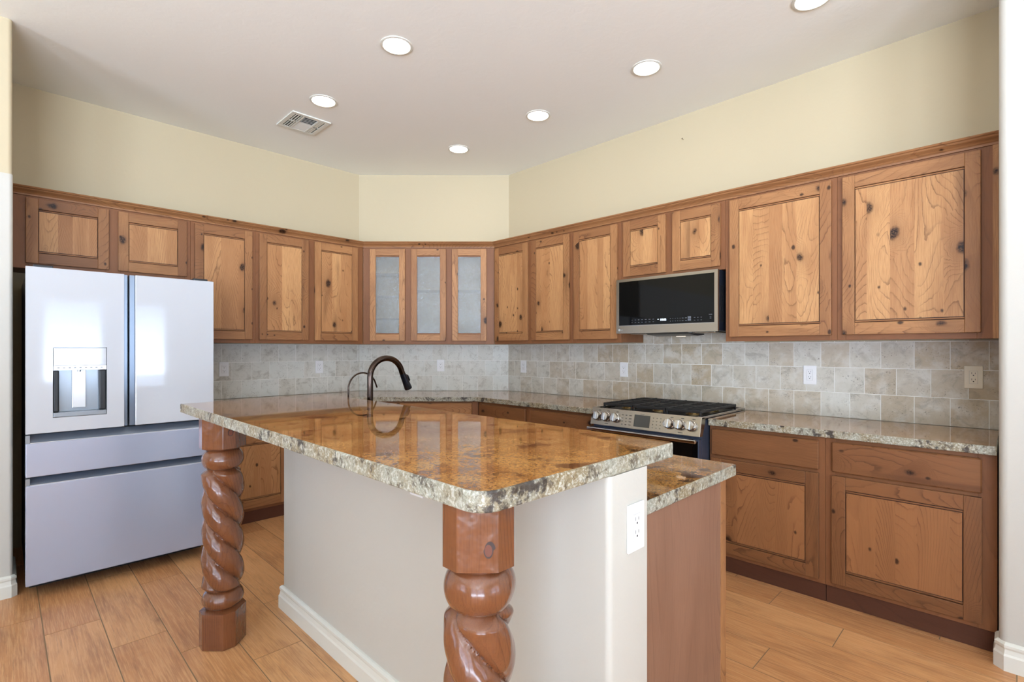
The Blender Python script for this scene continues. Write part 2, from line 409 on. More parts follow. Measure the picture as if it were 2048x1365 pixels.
    def lathe(s, prof, n=32, c=(0, 0, 0), axis='z', mi=0):
        """profile (r, h) turned about an axis; prof runs so that normals face out"""
        rows = []
        for r, h in prof:
            row = []
            for k in range(n):
                a = 2 * PI * k / n; x, y = r * math.cos(a), r * math.sin(a)
                p = (x, y, h) if axis == 'z' else ((x, -h, y) if axis == '-y' else (h, x, y))
                row.append((p[0] + c[0], p[1] + c[1], p[2] + c[2]))
            rows.append(row)
        s.grid(rows, mi, True, True, True)
    def tube(s, path, r, n=14, mi=0):
        """round tube along a path; r may be a list"""
        path = [Vector(p) for p in path]; rows = []
        up = Vector((0, 1, 0)) if abs((path[1] - path[0]).normalized().y) < 0.9 else Vector((0, 0, 1))
        for k, p in enumerate(path):
            tg = (path[min(k + 1, len(path) - 1)] - path[max(k - 1, 0)]).normalized()
            a = up - tg * up.dot(tg); a.normalize(); b = tg.cross(a); up = a
            rr = r[k] if hasattr(r, '__len__') else r
            rows.append([p + (a * math.cos(2 * PI * q / n) + b * math.sin(2 * PI * q / n)) * rr for q in range(n)])
        s.grid(rows, mi, True, True, True)
    def sweep(s, path, prof, mi=0, tone=(0.5, 0.5), flip=1):
        """profile (d, z) swept along a plan path, d measured to the right of travel, mitred corners"""
        n = len(path); rows = []; L = 0; Ls = []
        for k in range(n):
            p = Vector(path[k])
            if k: L += math.dist(path[k], path[k - 1])
            Ls.append(L)
            d0 = (Vector(path[k]) - Vector(path[k - 1])).normalized() if k else None
            d1 = (Vector(path[k + 1]) - p).normalized() if k < n - 1 else None
            r = lambda v: Vector((v.y, -v.x)) * flip
            if d0 is None: nn = r(d1)
            elif d1 is None: nn = r(d0)
            else:
                nn = (r(d0) + r(d1)); nn = nn / (nn.length ** 2) * 2
            rows.append([(p.x + nn.x * d, p.y + nn.y * d, z) for d, z in prof])
        i = len(s.v); m = len(prof)
        for r_ in rows: s.v += r_
        for a in range(n - 1):
            H = 0
            for k in range(m):
                j = (k + 1) % m; d = math.dist(prof[k], prof[j])
                q = [i + a * m + k, i + a * m + j, i + (a + 1) * m + j, i + (a + 1) * m + k]
                u = [(H, Ls[a]), (H + d, Ls[a]), (H + d, Ls[a + 1]), (H, Ls[a + 1])]
                s.f.append(q); s.uv.append(u); s.mi.append(mi); s.tn.append((tone[0], tone[1] + a * 0.2)); H += d
        for b in (0, n - 1):
            s.f.append([i + b * m + k for k in range(m)]); s.mi.append(mi); s.tn.append(tone); s.uv.append([(0, 0)] * m)
    def build(s, name, mats, parent=None, bevel=0.0, smooth=None, seg=2, recalc=False):
        if not isinstance(mats, (list, tuple)): mats = [mats]
        me = bpy.data.meshes.new(name); me.from_pydata(s.v, [], s.f)
        for m in mats: me.materials.append(m)
        me.polygons.foreach_set('material_index', s.mi)
        me.uv_layers.new(name='UVMap'); me.color_attributes.new('tone', 'FLOAT_COLOR', 'CORNER')
        uvs, cols = [], []
        for fi, f in enumerate(s.f):
            for k in range(len(f)):
                uvs += s.uv[fi][k]; cols += (s.tn[fi][0], s.tn[fi][1], 0.0, 1.0)
        me.uv_layers['UVMap'].data.foreach_set('uv', uvs)
        me.color_attributes['tone'].data.foreach_set('color', cols)
        if recalc:
            bm = bmesh.new(); bm.from_mesh(me); bmesh.ops.recalc_face_normals(bm, faces=bm.faces); bm.to_mesh(me); bm.free()
        if smooth is not None:
            me.polygons.foreach_set('use_smooth', [True] * len(me.polygons))
            me.set_sharp_from_angle(angle=math.radians(smooth))
        o = bpy.data.objects.new(name, me); COL.objects.link(o)
        if parent is not None: o.parent = parent
        if bevel:
            b = o.modifiers.new('bevel', 'BEVEL'); b.width = bevel; b.segments = seg; b.limit_method = 'ANGLE'; b.angle_limit = math.radians(40)
            b.harden_normals = False
        return o

def tag(o, label, cat, group=None):
    o['label'] = label; o['category'] = cat
    if group: o['group'] = group
    return o
def thing(name, label, cat, loc, rz=0.0, group=None):
    o = bpy.data.objects.new(name, None); COL.objects.link(o); o.empty_display_size = 0.1
    o.location = loc; o.rotation_euler = (0, 0, rz)
    return tag(o, label, cat, group)
def structure(o):
    o['kind'] = 'structure'; return o

# runs: the wall lines of the kitchen (origin, rotation); local x along the wall, local -y out of it
WL, WR, SUM = 4.77, 3.665, 7.35
RUN = {'L': ((0.0, WL), 0.0), 'D': ((SUM / 2, SUM / 2), -PI / 4), 'R': ((WR, 0.0), -PI / 2)}
def at(run, s, z=0.0, d=0.0):
    (ox, oy), a = RUN[run]
    return (ox + math.cos(a) * s + math.sin(a) * d, oy + math.sin(a) * s - math.cos(a) * d, z)
def run_thing(name, run, s, z, label, cat, group=None, d=0.0):
    return thing(name, label, cat, at(run, s, z, d), RUN[run][1], group)

def rounded(poly, radii, n=8):
    """round the corners of a polygon; radii per vertex"""
    out = []; N = len(poly)
    for i, p in enumerate(poly):
        r = radii[i] if hasattr(radii, '__len__') else radii
        if not r: out.append(p); continue
        p = Vector(p); a = (Vector(poly[i - 1]) - p).normalized(); b = (Vector(poly[(i + 1) % N]) - p).normalized()
        ang = a.angle(b); t = r / math.tan(ang / 2); c = p + (a + b).normalized() * (r / math.sin(ang / 2))
        s0, s1 = p + a * t - c, p + b * t - c
        a0 = math.atan2(s0.y, s0.x); da = math.atan2(s1.y, s1.x) - a0
        while da > PI: da -= 2 * PI
        while da < -PI: da += 2 * PI
        for k in range(n + 1):
            q = a0 + da * k / n; out.append((c.x + r * math.cos(q), c.y + r * math.sin(q)))
    return out

# ------------------------------------------------------------------ room shell
def build_floor():
    b = MB()
    b.box(LEFT - 0.2, 3.9, REAR - 0.2, 5.0, -0.08, -0.0012, mi=1)
    P, L, gap = 0.2073, 0.922, 0.0046
    known = {0: 3.452, 1: 3.213, 2: 2.858, 3: 2.605, 4: 2.322, 5: 2.80, 6: 3.957, 11: 0.78, 13: 0.583, 14: 0.918, 12: 0.25}
    rnd = random.Random(5)
    for k in range(-20, 19):
        x0 = 0.14 + (k - 1) * P; x1 = x0 + P
        y = known.get(k, rnd.uniform(0, L))
        while y > REAR - 0.2: y -= L
        while y < 5.0:
            ya, yb = max(y, REAR - 0.2), min(y + L, 5.0)
            tone = (rnd.random(), rnd.random()); o = (rnd.uniform(0, 9), rnd.uniform(0, 9))
            b.box(x0 + gap / 2, x1 - gap / 2, ya + gap / 2, yb - gap / 2, -0.0012, 0.0, mi=0, grain='y', tone=tone, off=o, skip='-z')
            y += L
    return structure(b.build('floor', [M['plank'], M['joint']]))
build_floor()
b = MB(); b.box(LEFT - 0.2, 3.9, REAR - 0.2, 5.0, ZC, ZC + 0.12); structure(b.build('ceiling', M['ceiling']))
# kitchen walls
b = MB(); b.prism([(0.043, WL), (SUM - WL, WL), (SUM - WL + 0.05, WL + 0.12), (0.043, WL + 0.12)], 0, ZC); structure(b.build('wall_left', M['wall']))
b = MB(); b.prism([(SUM - WL, WL), (WR, SUM - WR), (WR + 0.12, SUM - WR + 0.05), (SUM - WL + 0.05, WL + 0.12)], 0, ZC); structure(b.build('wall_corner', M['wall']))
b = MB(); b.prism([(WR, 0.05), (WR + 0.12, 0.05), (WR + 0.12, SUM - WR + 0.05), (WR, SUM - WR)], 0, ZC); structure(b.build('wall_right', M['wall']))
# wing wall beside the refrigerator: thicker below the ledge
WX = 0.044
b = MB()
b.prism(rounded([(LEFT - 0.12, 3.848), (WX, 3.848), (WX, WL + 0.12), (LEFT - 0.12, WL + 0.12)], [0, 0.018, 0, 0]), 0, 2.284, 1, 1)
b.prism(rounded([(LEFT - 0.12, 3.862), (WX - 0.002, 3.862), (WX - 0.002, WL + 0.12), (LEFT - 0.12, WL + 0.12)], [0, 0.02, 0, 0]), 2.284, ZC)
structure(b.build('wall_wing', [M['wall'], M['island_wall']], smooth=30))
# wall that ends the right-hand counter run
b = MB(); b.prism(rounded([(2.95, REAR - 0.12), (WR + 0.12, REAR - 0.12), (WR + 0.12, 0.05), (2.95, 0.05)], [0, 0, 0, 0.03]), 0, ZC); structure(b.build('wall_stub', M['island_wall'], smooth=30))
# rear wall and far left wall with their openings
def wall_holes(name, axis, at0, th, lo, hi, holes):
    b = MB(); holes = sorted(holes)
    def bx(a0, a1, z0, z1):
        if axis == 'x': b.box(a0, a1, at0 - th, at0, z0, z1)
        else: b.box(at0 - th, at0, a0, a1, z0, z1)
    c = lo
    for a0, a1, z0, z1 in holes:
        bx(c, a0, 0, ZC); bx(a0, a1, 0, z0); bx(a0, a1, z1, ZC); c = a1
    bx(c, hi, 0, ZC)
    return structure(b.build(name, M['wall']))
wall_holes('wall_rear', 'x', REAR, 0.12, LEFT, 2.95, list(WIN.values()))
wall_holes('wall_far', 'y', LEFT, 0.12, REAR, 3.848, list(WINL.values()))
def window(name, axis, at0, a0, a1, z0, z1, panes):
    b = MB(); g = MB(); f = 0.05
    def bx(m, p0, p1, q0, q1, d0, d1):
        if axis == 'x': m.box(p0, p1, at0 - d1, at0 - d0, q0, q1)
        else: m.box(at0 - d1, at0 - d0, p0, p1, q0, q1)
    bx(b, a0, a1, z0, z0 + f, 0.02, 0.09); bx(b, a0, a1, z1 - f, z1, 0.02, 0.09)
    for k in range(panes + 1):
        x = a0 + (a1 - a0 - f) * k / panes; bx(b, x, x + f, z0 + f, z1 - f, 0.02, 0.09)
    bx(g, a0 + f, a1 - f, z0 + f, z1 - f, 0.05, 0.056)
    o = structure(b.build(name, M['trim'])); g.build('window_pane', M['glass'], o)
window('window_1', 'x', REAR, *WIN['window_1'], 2)
window('unseen_door_1', 'x', REAR, *WIN['unseen_door_1'], 2)
window('unseen_window_2', 'y', LEFT, *WINL['unseen_window_2'], 3)
window('unseen_window_3', 'y', LEFT, *WINL['unseen_window_3'], 2)
# baseboards
BASE = [(0, 0), (0.017, 0), (0.017, 0.062), (0.013, 0.070), (0.010, 0.088), (0.0135, 0.096), (0.0135, 0.106), (0.006, 0.114), (0, 0.116)]
b = MB(); b.sweep([(LEFT, 3.848), (WX - 0.012, 3.848), (WX, 3.858), (WX, 4.2)], BASE, flip=1); structure(b.build('baseboard_left', M['trim'], recalc=True))
b = MB(); b.sweep([(WR - 0.62, 0.05), (2.972, 0.05), (2.95, 0.028), (2.95, REAR)], BASE, flip=1); structure(b.build('baseboard_right', M['trim'], recalc=True))

# island half wall
IX0, IX1, IY0, IY1, BARZ = 1.027, 1.205, 0.69, 2.69, 1.07
b = MB(); b.prism(rounded([(IX0, IY0), (IX1, IY0), (IX1, IY1), (IX0, IY1)], [0.016, 0.006, 0.016, 0.016]), 0, BARZ - 0.0425)
structure(b.build('wall_island', M['island_wall'], smooth=30))
b = MB(); b.sweep([(IX1, IY1), (IX0, IY1), (IX0, IY0), (IX1, IY0)], BASE, flip=-1 if False else 1)
structure(b.build('baseboard_island', M['trim'], recalc=True))

# ------------------------------------------------------------------ cabinet parts
TH = 0.02
def make_door(root, cs, cz, s0, s1, z0, z1, d, name='door', glass=False, tone=None, stile=0.058, rail=0.066, spread=1.0):
    """framed door whose back lies at distance d from the wall; panel or pane is its sub-part"""
    R = random
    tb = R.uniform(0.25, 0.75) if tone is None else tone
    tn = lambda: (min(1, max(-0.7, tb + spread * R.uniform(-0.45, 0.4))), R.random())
    f = MB(cs, cz); D1 = d + TH
    if glass: stile, rail = 0.056, 0.062
    f.run(s0, s0 + stile, d, D1, z0, z1, grain='z', tone=tn())
    f.run(s1 - stile, s1, d, D1, z0, z1, grain='z', tone=tn())
    f.run(s0 + stile, s1 - stile, d, D1 - 0.0006, z0, z0 + rail, grain='x', tone=tn())
    f.run(s0 + stile, s1 - stile, d, D1 - 0.0006, z1 - rail, z1, grain='x', tone=tn())
    a0, a1, b0, b1 = s0 + stile, s1 - stile, z0 + rail, z1 - rail
    if glass:
        for zz in ((b0, b0 + 0.012), (b1 - 0.012, b1)): f.run(a0, a1, d + 0.004, D1 - 0.006, *zz, mi=1)
    else:
        f.run(a0, a1, d + 0.002, D1 - 0.009, b0, b1, mi=1, skip='+y')
        for zz in ((b0 + 0.0035, b0 + 0.011), (b1 - 0.011, b1 - 0.0035)):
            f.run(a0 + 0.001, a1 - 0.001, d + 0.002, D1 - 0.003, *zz, grain='x', tone=tn())
    o = f.build(name, [M['hickory_frame'], M['face'] if glass else M['glaze']], root, bevel=0.0022)
    p = MB(cs, cz)
    if glass:
        p.run(a0 - 0.004, a1 + 0.004, d + 0.006, d + 0.010, b0, b1)
        p.build('glass_pane', M['rainglass'], o)
    else:
        p0, p1, q0, q1 = a0 + 0.004, a1 - 0.004, b0 + 0.0145, b1 - 0.0145
        x = p0
        while x < p1 - 0.001:
            wdt = R.uniform(0.05, 0.13)
            if p1 - (x + wdt) < 0.04: wdt = p1 - x
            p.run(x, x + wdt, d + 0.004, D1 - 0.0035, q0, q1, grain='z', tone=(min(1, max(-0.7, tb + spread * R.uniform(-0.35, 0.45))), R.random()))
            x += wdt
        p.build('panel', M['hickory'], o)
    return o
def make_drawer(root, cs, cz, s0, s1, z0, z1, d, tone=None):
    f = MB(cs, cz)
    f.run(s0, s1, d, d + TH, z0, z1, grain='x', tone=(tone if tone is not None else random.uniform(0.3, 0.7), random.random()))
    return f.build('drawer_front', M['hickory_frame'], root, bevel=0.006, seg=1)
def face_frame(root, cs, cz, s0, s1, z0, z1, d, opens, rails=()):
    """stiles and rails around the openings, 20 mm thick, front at d; opens = list of (a, b)"""
    f = MB(cs, cz); st = lambda: (random.uniform(0.35, 0.65), random.random())
    edges = [s0] + [x for o in opens for x in o] + [s1]
    for i in range(0, len(edges), 2): f.run(edges[i], edges[i + 1], d - 0.02, d, z0, z1, grain='z', tone=st())
    for a, b_ in opens:
        f.run(a, b_, d - 0.02, d - 0.0004, z0, z0 + 0.05, grain='x', tone=st()); f.run(a, b_, d - 0.02, d - 0.0004, z1 - 0.05, z1, grain='x', tone=st())
        for r0, r1 in rails: f.run(a, b_, d - 0.02, d - 0.0004, r0, r1, grain='x', tone=st())
    return f.build('face_frame', M['face'], root, bevel=0.001, seg=1)

UZ0, UZ1, UD = 1.388, 2.312, 0.33
def upper(run, s0, s1, doors, label, z0=UZ0, group='wall cabinets'):
    cs = (s0 + s1) / 2
    root = run_thing('wall_cabinet', run, cs, z0, label, 'cabinet', group)
    c = MB(cs, z0); c.run(s0 + 0.001, s1 - 0.001, 0.006, UD - 0.02, z0 + 0.004, UZ1, grain='z'); c.build('carcass', M['face'], root)
    face_frame(root, cs, z0, s0, s1, z0, UZ1, UD, [(a + 0.014, b_ - 0.014) for a, b_ in doors])
    for a, b_ in doors: make_door(root, cs, z0, a, b_, (1.418 if z0 < 1.5 else 1.884), 2.297, UD + 0.001)
    return root
GRP = 'upper wall cabinets'
upper('L', 0.048, 1.0085, [(0.108, 0.5205), (0.572, 0.983)], 'short two-door hickory wall cabinet above the refrigerator', z0=1.850, group=GRP)
upper('L', 1.0095, 1.4705, [(1.0355, 1.4445)], 'single-door hickory wall cabinet right of the refrigerator top', group=GRP)
upper('L', 1.4715, 2.4415, [(1.4985, 1.9085), (1.965, 2.380)], 'two-door hickory wall cabinet left of the glass-door corner cabinet', group=GRP)
upper('R', -3.546, -2.606, [(-3.529, -3.101), (-3.056, -2.630)], 'two-door hickory wall cabinet right of the glass-door corner cabinet', group=GRP)
upper('R', -2.605, -2.137, [(-2.5805, -2.164)], 'single-door hickory wall cabinet just left of the microwave', group=GRP)
upper('R', -2.136, -1.344, [(-2.107, -1.762), (-1.709, -1.375)], 'short two-door hickory wall cabinet above the microwave', z0=1.862, group=GRP)
upper('R', -1.343, -0.716, [(-1.3125, -0.742)], 'wide single-door hickory wall cabinet just right of the microwave', group=GRP)
r_end = upper('R', -0.715, -0.056, [(-0.688, -0.1185)], 'widest hickory wall cabinet, rightmost, against the white wall end', group=GRP)
f = MB((-0.715 - 0.056) / 2, UZ0); f.run(-0.077, -0.057, UD, UD + 0.004, UZ0, UZ1, tone=(0.9, 0.2)); f.build('scribe_strip', M['hickory_frame'], r_end)

def glass_corner():
    root = run_thing('corner_cabinet', 'D', -0.78, UZ0, 'angled corner wall cabinet with three textured-glass doors', 'cabinet', GRP)
    cs, cz = -0.78, UZ0
    tl0, tr0, tl1, tr1 = -1.5486, -0.0141, -1.4121, -0.1512          # trapezoid at the wall and at the face
    def P(t0, d0): return (t0 - cs, -d0)
    k = lambda d: (tl0 + (tl1 - tl0) * d / UD + 0.003, tr0 + (tr1 - tr0) * d / UD - 0.003)
    c = MB()
    F = UD - 0.02
    def slab(d0, d1, z0, z1):
        a, e = k(d0); a2, e2 = k(d1)
        c.prism([P(a2, d1), P(e2, d1), P(e, d0), P(a, d0)], z0 - cz, z1 - cz)
    slab(0.006, 0.016, UZ0, UZ1)                                       # back
    slab(0.016, F, UZ0, UZ0 + 0.018); slab(0.016, F, UZ1 - 0.018, UZ1) # bottom, top
    for sgn, i in ((1, 0), (-1, 1)):
        a, a2 = k(0.016)[i], k(F)[i]
        q = [P(a2, F), P(a2 + sgn * 0.018, F), P(a + sgn * 0.018, 0.016), P(a, 0.016)]
        c.prism(q if sgn > 0 else [q[1], q[0], q[3], q[2]], UZ0 + 0.018 - cz, UZ1 - 0.018 - cz)
    for t0 in (-0.98, -0.585): c.box(t0 - 0.009 - cs, t0 + 0.009 - cs, -F, -0.016, UZ0 + 0.018 - cz, UZ1 - 0.018 - cz)
    c.build('carcass', M['lining'], root)
    for a, e, zs in ((-1.40, -0.99, (2.086, 1.868, 1.65)), (-0.970, -0.595, (1.925,)), (-0.575, -0.16, (1.925,))):
        for zz in zs:
            sh = MB(cs, cz); sh.run(a + 0.01, e - 0.01, 0.02, 0.285, zz - 0.012, zz + 0.012); sh.build('shelf', M['lining'], root)
    doors = [(-1.342, -1.006), (-0.947, -0.615), (-0.5565, -0.227)]
    face_frame(root, cs, cz, tl1 + 0.002, tr1 - 0.002, UZ0, UZ1, UD, [(a + 0.014, e - 0.014) for a, e in doors])
    for a, e in doors: make_door(root, cs, cz, a, e, 1.419, 2.297, UD + 0.001, glass=True, tone=0.95)
glass_corner()

# crown moulding: one mitred length over the three runs
b = MB()
CR = [(0.30, 2.3125), (0.336, 2.3125), (0.338, 2.322), (0.346, 2.333), (0.362, 2.345), (0.366, 2.3525), (0.372, 2.3545), (0.375, 2.360), (0.372, 2.3655), (0.30, 2.3655)]
b.sweep([(0.046, WL), (SUM - WL, WL), (WR, SUM - WR), (WR, 0.053)], CR, tone=(0.35, 0.3))
cm = tag(b.build('crown_moulding', M['hickory_frame'], recalc=True), 'hickory crown moulding along the tops of all wall cabinets', 'moulding')

# ------------------------------------------------------------------ base cabinets
BZ, BD, BT = 0.094, 0.60, 0.8725
BG = 'base cabinets'
def base(run, s0, s1, doors, drawers, label, D=BD, dz=(0.119, 0.679), wz=(0.697, 0.853), name='base_cabinet', toe=True, tone=None):
    cs = (s0 + s1) / 2
    root = run_thing(name, run, cs, 0, label, 'cabinet', BG)
    c = MB(cs, 0); c.run(s0 + 0.001, s1 - 0.001, 0.012, D - 0.02, BZ, BT, grain='z'); c.build('carcass', M['face'], root)
    if toe:
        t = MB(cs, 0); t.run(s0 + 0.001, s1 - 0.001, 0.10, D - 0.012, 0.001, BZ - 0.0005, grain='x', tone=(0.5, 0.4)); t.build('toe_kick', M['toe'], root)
    face_frame(root, cs, 0, s0, s1, BZ, BT, D, [(a + 0.014, e - 0.014) for a, e in (doors or drawers)], rails=[(0.665, 0.71)])
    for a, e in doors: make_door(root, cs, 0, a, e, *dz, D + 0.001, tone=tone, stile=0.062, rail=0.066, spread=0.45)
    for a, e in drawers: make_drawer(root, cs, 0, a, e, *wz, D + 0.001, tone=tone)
    return root
base('R', -1.331, -0.7115, [(-1.3165, -0.740)], [(-1.3165, -0.740)], 'hickory base cabinet right of the range, drawer over one door', tone=-0.4)  # negative tones on this wall's base fronts: painted shade, same hickory
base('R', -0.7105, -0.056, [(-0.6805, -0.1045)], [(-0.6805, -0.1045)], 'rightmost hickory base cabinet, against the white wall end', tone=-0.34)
DR = 0.662                                                              # deeper counter run left of the range
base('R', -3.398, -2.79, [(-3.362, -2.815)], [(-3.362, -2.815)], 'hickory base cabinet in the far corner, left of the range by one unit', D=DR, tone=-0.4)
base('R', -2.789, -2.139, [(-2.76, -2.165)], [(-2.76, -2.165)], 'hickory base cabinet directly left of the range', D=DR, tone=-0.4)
base('L', 1.012, 1.672, [(1.05, 1.63)], [(1.05, 1.63)], 'hickory base cabinet right of the refrigerator, seen behind the far post', tone=0.3)
base('L', 1.673, 2.238, [(1.70, 2.21)], [(1.70, 2.21)], 'hickory base cabinet on the left wall beside the angled corner base', tone=0.3)
def corner_base():
    d = (SUM - 6.402) / math.sqrt(2)
    cs = -0.78
    root = run_thing('corner_base_cabinet', 'D', cs, 0, 'angled corner base cabinet with a wide knotty drawer front, below the glass doors', 'cabinet', BG)
    # trapezoid between the two bisectors
    xl, xr = (2.237, 4.165), (WR - DR, 6.402 - WR + DR)
    t = lambda p: (p[0] - p[1]) / math.sqrt(2)
    c = MB()
    wl, wr = -1.5486 + 0.006, -0.0141 - 0.006
    q = [(t(xl) + 0.006 - cs, -d + 0.02), (t(xr) - 0.006 - cs, -d + 0.02), (wr - cs, -0.012), (wl - cs, -0.012)]
    c.prism(q, BZ, BT); c.build('carcass', M['face'], root)
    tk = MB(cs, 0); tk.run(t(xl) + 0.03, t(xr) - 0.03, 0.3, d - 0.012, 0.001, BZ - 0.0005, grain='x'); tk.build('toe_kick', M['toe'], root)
    a, e = -1.18, t(xr) - 0.062
    face_frame(root, cs, 0, t(xl) + 0.004, t(xr) - 0.004, BZ, BT, d, [(a + 0.014, e - 0.014)], rails=[(0.665, 0.71)])
    make_drawer(root, cs, 0, a, e, 0.697, 0.858, d + 0.001, tone=0.6)
    make_door(root, cs, 0, a, -0.79, 0.119, 0.679, d + 0.001, tone=0.4); make_door(root, cs, 0, -0.78, e, 0.119, 0.679, d + 0.001, tone=0.4)
corner_base()

# ------------------------------------------------------------------ counters
def slab(name, poly, z0, z1, label, cat, radii=0, bevel=0.004):
    b = MB(); b.prism(rounded(poly, radii) if radii else poly, z0, z1, 0, 1)
    o = b.build(name, [M['granite'], M['granite_edge']], bevel=bevel); o.modifiers['bevel'].material = 1
    return tag(o, label, cat)
CT0, CT1 = 0.8745, 0.9145
slab('granite_countertop', [(1.0, WL - 0.008), (1.0, 4.12), (2.24, 4.12), (2.97, 3.39), (2.97, 2.137), (WR - 0.008, 2.137), (WR - 0.008, SUM - WR - 0.004), (SUM - WL - 0.004, WL - 0.008)],
     CT0, CT1, 'long granite countertop wrapping the angled corner from refrigerator to range', 'countertop')
slab('granite_countertop', [(3.03, 0.056), (WR - 0.008, 0.056), (WR - 0.008, 1.328), (3.03, 1.328)], CT0, CT1, 'granite countertop right of the range, ending at the white wall', 'countertop')
slab('island_countertop', [(IX1 + 0.001, 0.723), (1.897, 0.723), (1.897, 2.893), (IX1 + 0.001, 2.893)], CT0, CT1, 'lower granite countertop on the kitchen side of the island', 'countertop', [0, 0.012, 0, 0])
slab('bar_top', [(0.615, 0.690), (1.358, 0.690), (1.358, 2.897), (0.615, 2.897)], BARZ - 0.042, BARZ, 'raised granite bar top on two carved posts', 'countertop', [0.05, 0.02, 0.01, 0.004])
# island cabinet, facing the right wall
cs = 1.815
root = thing('island_cabinet', 'pale veneered end of the island cabinet under the lower granite', 'cabinet', (1.835, cs, 0), PI / 2, BG)
c = MB(); c.box(-1.069, 1.069, 0.021, 0.629, 0.10, 0.873); c.build('carcass', M['face'], root)
c = MB(); c.box(-1.069, 1.069, 0.08, 0.62, 0.001, 0.0995, grain='x'); c.build('toe_kick', M['toe'], root)
c = MB(); c.box(-1.0775, -1.0695, 0.05, 0.629, 0.001, 0.873, grain='z', tone=(0.6, 0.3)); c.build('end_panel', M['endpanel'], root)
c = MB(); c.box(-1.077, -1.035, 0.0, 0.0445, 0.001, 0.873, grain='z', tone=(0.6, 0.5)); c.build('corner_stile', M['hickory_frame'], root, bevel=0.002)
f = MB(); f.box(-1.0345, 1.069, 0.001, 0.0205, 0.10, 0.873, grain='x'); f.build('face_frame', M['face'], root)
for i in range(4):
    a = -1.02 + i * 0.515
    make_door(root, 0, 0, a, a + 0.48, 0.119, 0.679, 0.001); make_drawer(root, 0, 0, a, a + 0.48, 0.697, 0.853, 0.001)

# ------------------------------------------------------------------ backsplash
ROWS = [(0.9145, 1.0685, 0), (1.0685, 1.2245, 1), (1.2245, 1.3800, 0), (1.3800, 1.3865, 1)]
def smooth01(x): x = min(1, max(0, x)); return x * x * (3 - 2 * x)
RT = random.Random(3)
def backsplash(run, s0, s1, ph, label, tan, extra=()):
    PT = 0.1553; cs = (s0 + s1) / 2; z0 = 0.916
    root = run_thing('tile_backsplash', run, cs, z0, label, 'backsplash')
    g = MB(cs, z0); g.run(s0, s1, 0.0005, 0.0064, z0, 1.3865)
    for a, e, z in extra: g.run(a, e, 0.0005, 0.0064, 1.3865, z)
    g.build('grout_bed', M['grout'], root)
    t = MB(cs, z0); gap = 0.0032
    rows = ROWS + [(1.3865, z, 1) for a, e, z in extra]
    for z_a, z_b, kind in rows:
        lo, hi = (s0, s1) if z_a < 1.386 else (extra[0][0], extra[0][1])
        za = z_a + (gap / 2 if z_a > 0.92 and abs(z_a - 1.3865) > 1e-4 else 0.002 if z_a < 0.92 else 0); zb = z_b - (gap / 2 if z_b < 1.386 else 0)
        p = ph[kind] - math.ceil((ph[kind] - lo) / PT) * PT
        while p < hi:
            a, e = max(p + gap / 2, lo), min(p + PT - gap / 2, hi)
            if e - a > 0.004:
                rs = RT
                t.run(a, e, 0.0066, 0.0075, za, zb, tone=(min(1, max(0, tan((a + e) / 2, z_a) + rs.uniform(-0.25, 0.25))), rs.random()))
            p += PT
    t.build('tiles', M['tile'], root, bevel=0.0006, seg=1)
backsplash('L', 1.0, SUM - WL - 0.004, (1.313, 1.391), 'grey stone tile backsplash on the left wall beside the refrigerator', lambda s, z: 0.05)
backsplash('D', -1.5486 + 0.004, -0.0141 - 0.004, (-1.418, -1.498), 'grey stone tile backsplash on the short angled wall', lambda s, z: 0.03)
backsplash('R', -(SUM - WR) + 0.004, -0.054, (-0.098 - 0.1553 * 24, -0.18 - 0.1553 * 24), 'tan and grey stone tile backsplash on the right wall behind the range',
           lambda s, z: 0.42 + 0.4 * math.exp(-((s + 1.9) / 0.75) ** 2) + 0.45 * smooth01((s + 1.0) / 0.8), extra=[(-2.135, -1.345, 1.452)])  # last term: shade at the right wall end, put into the tile colour

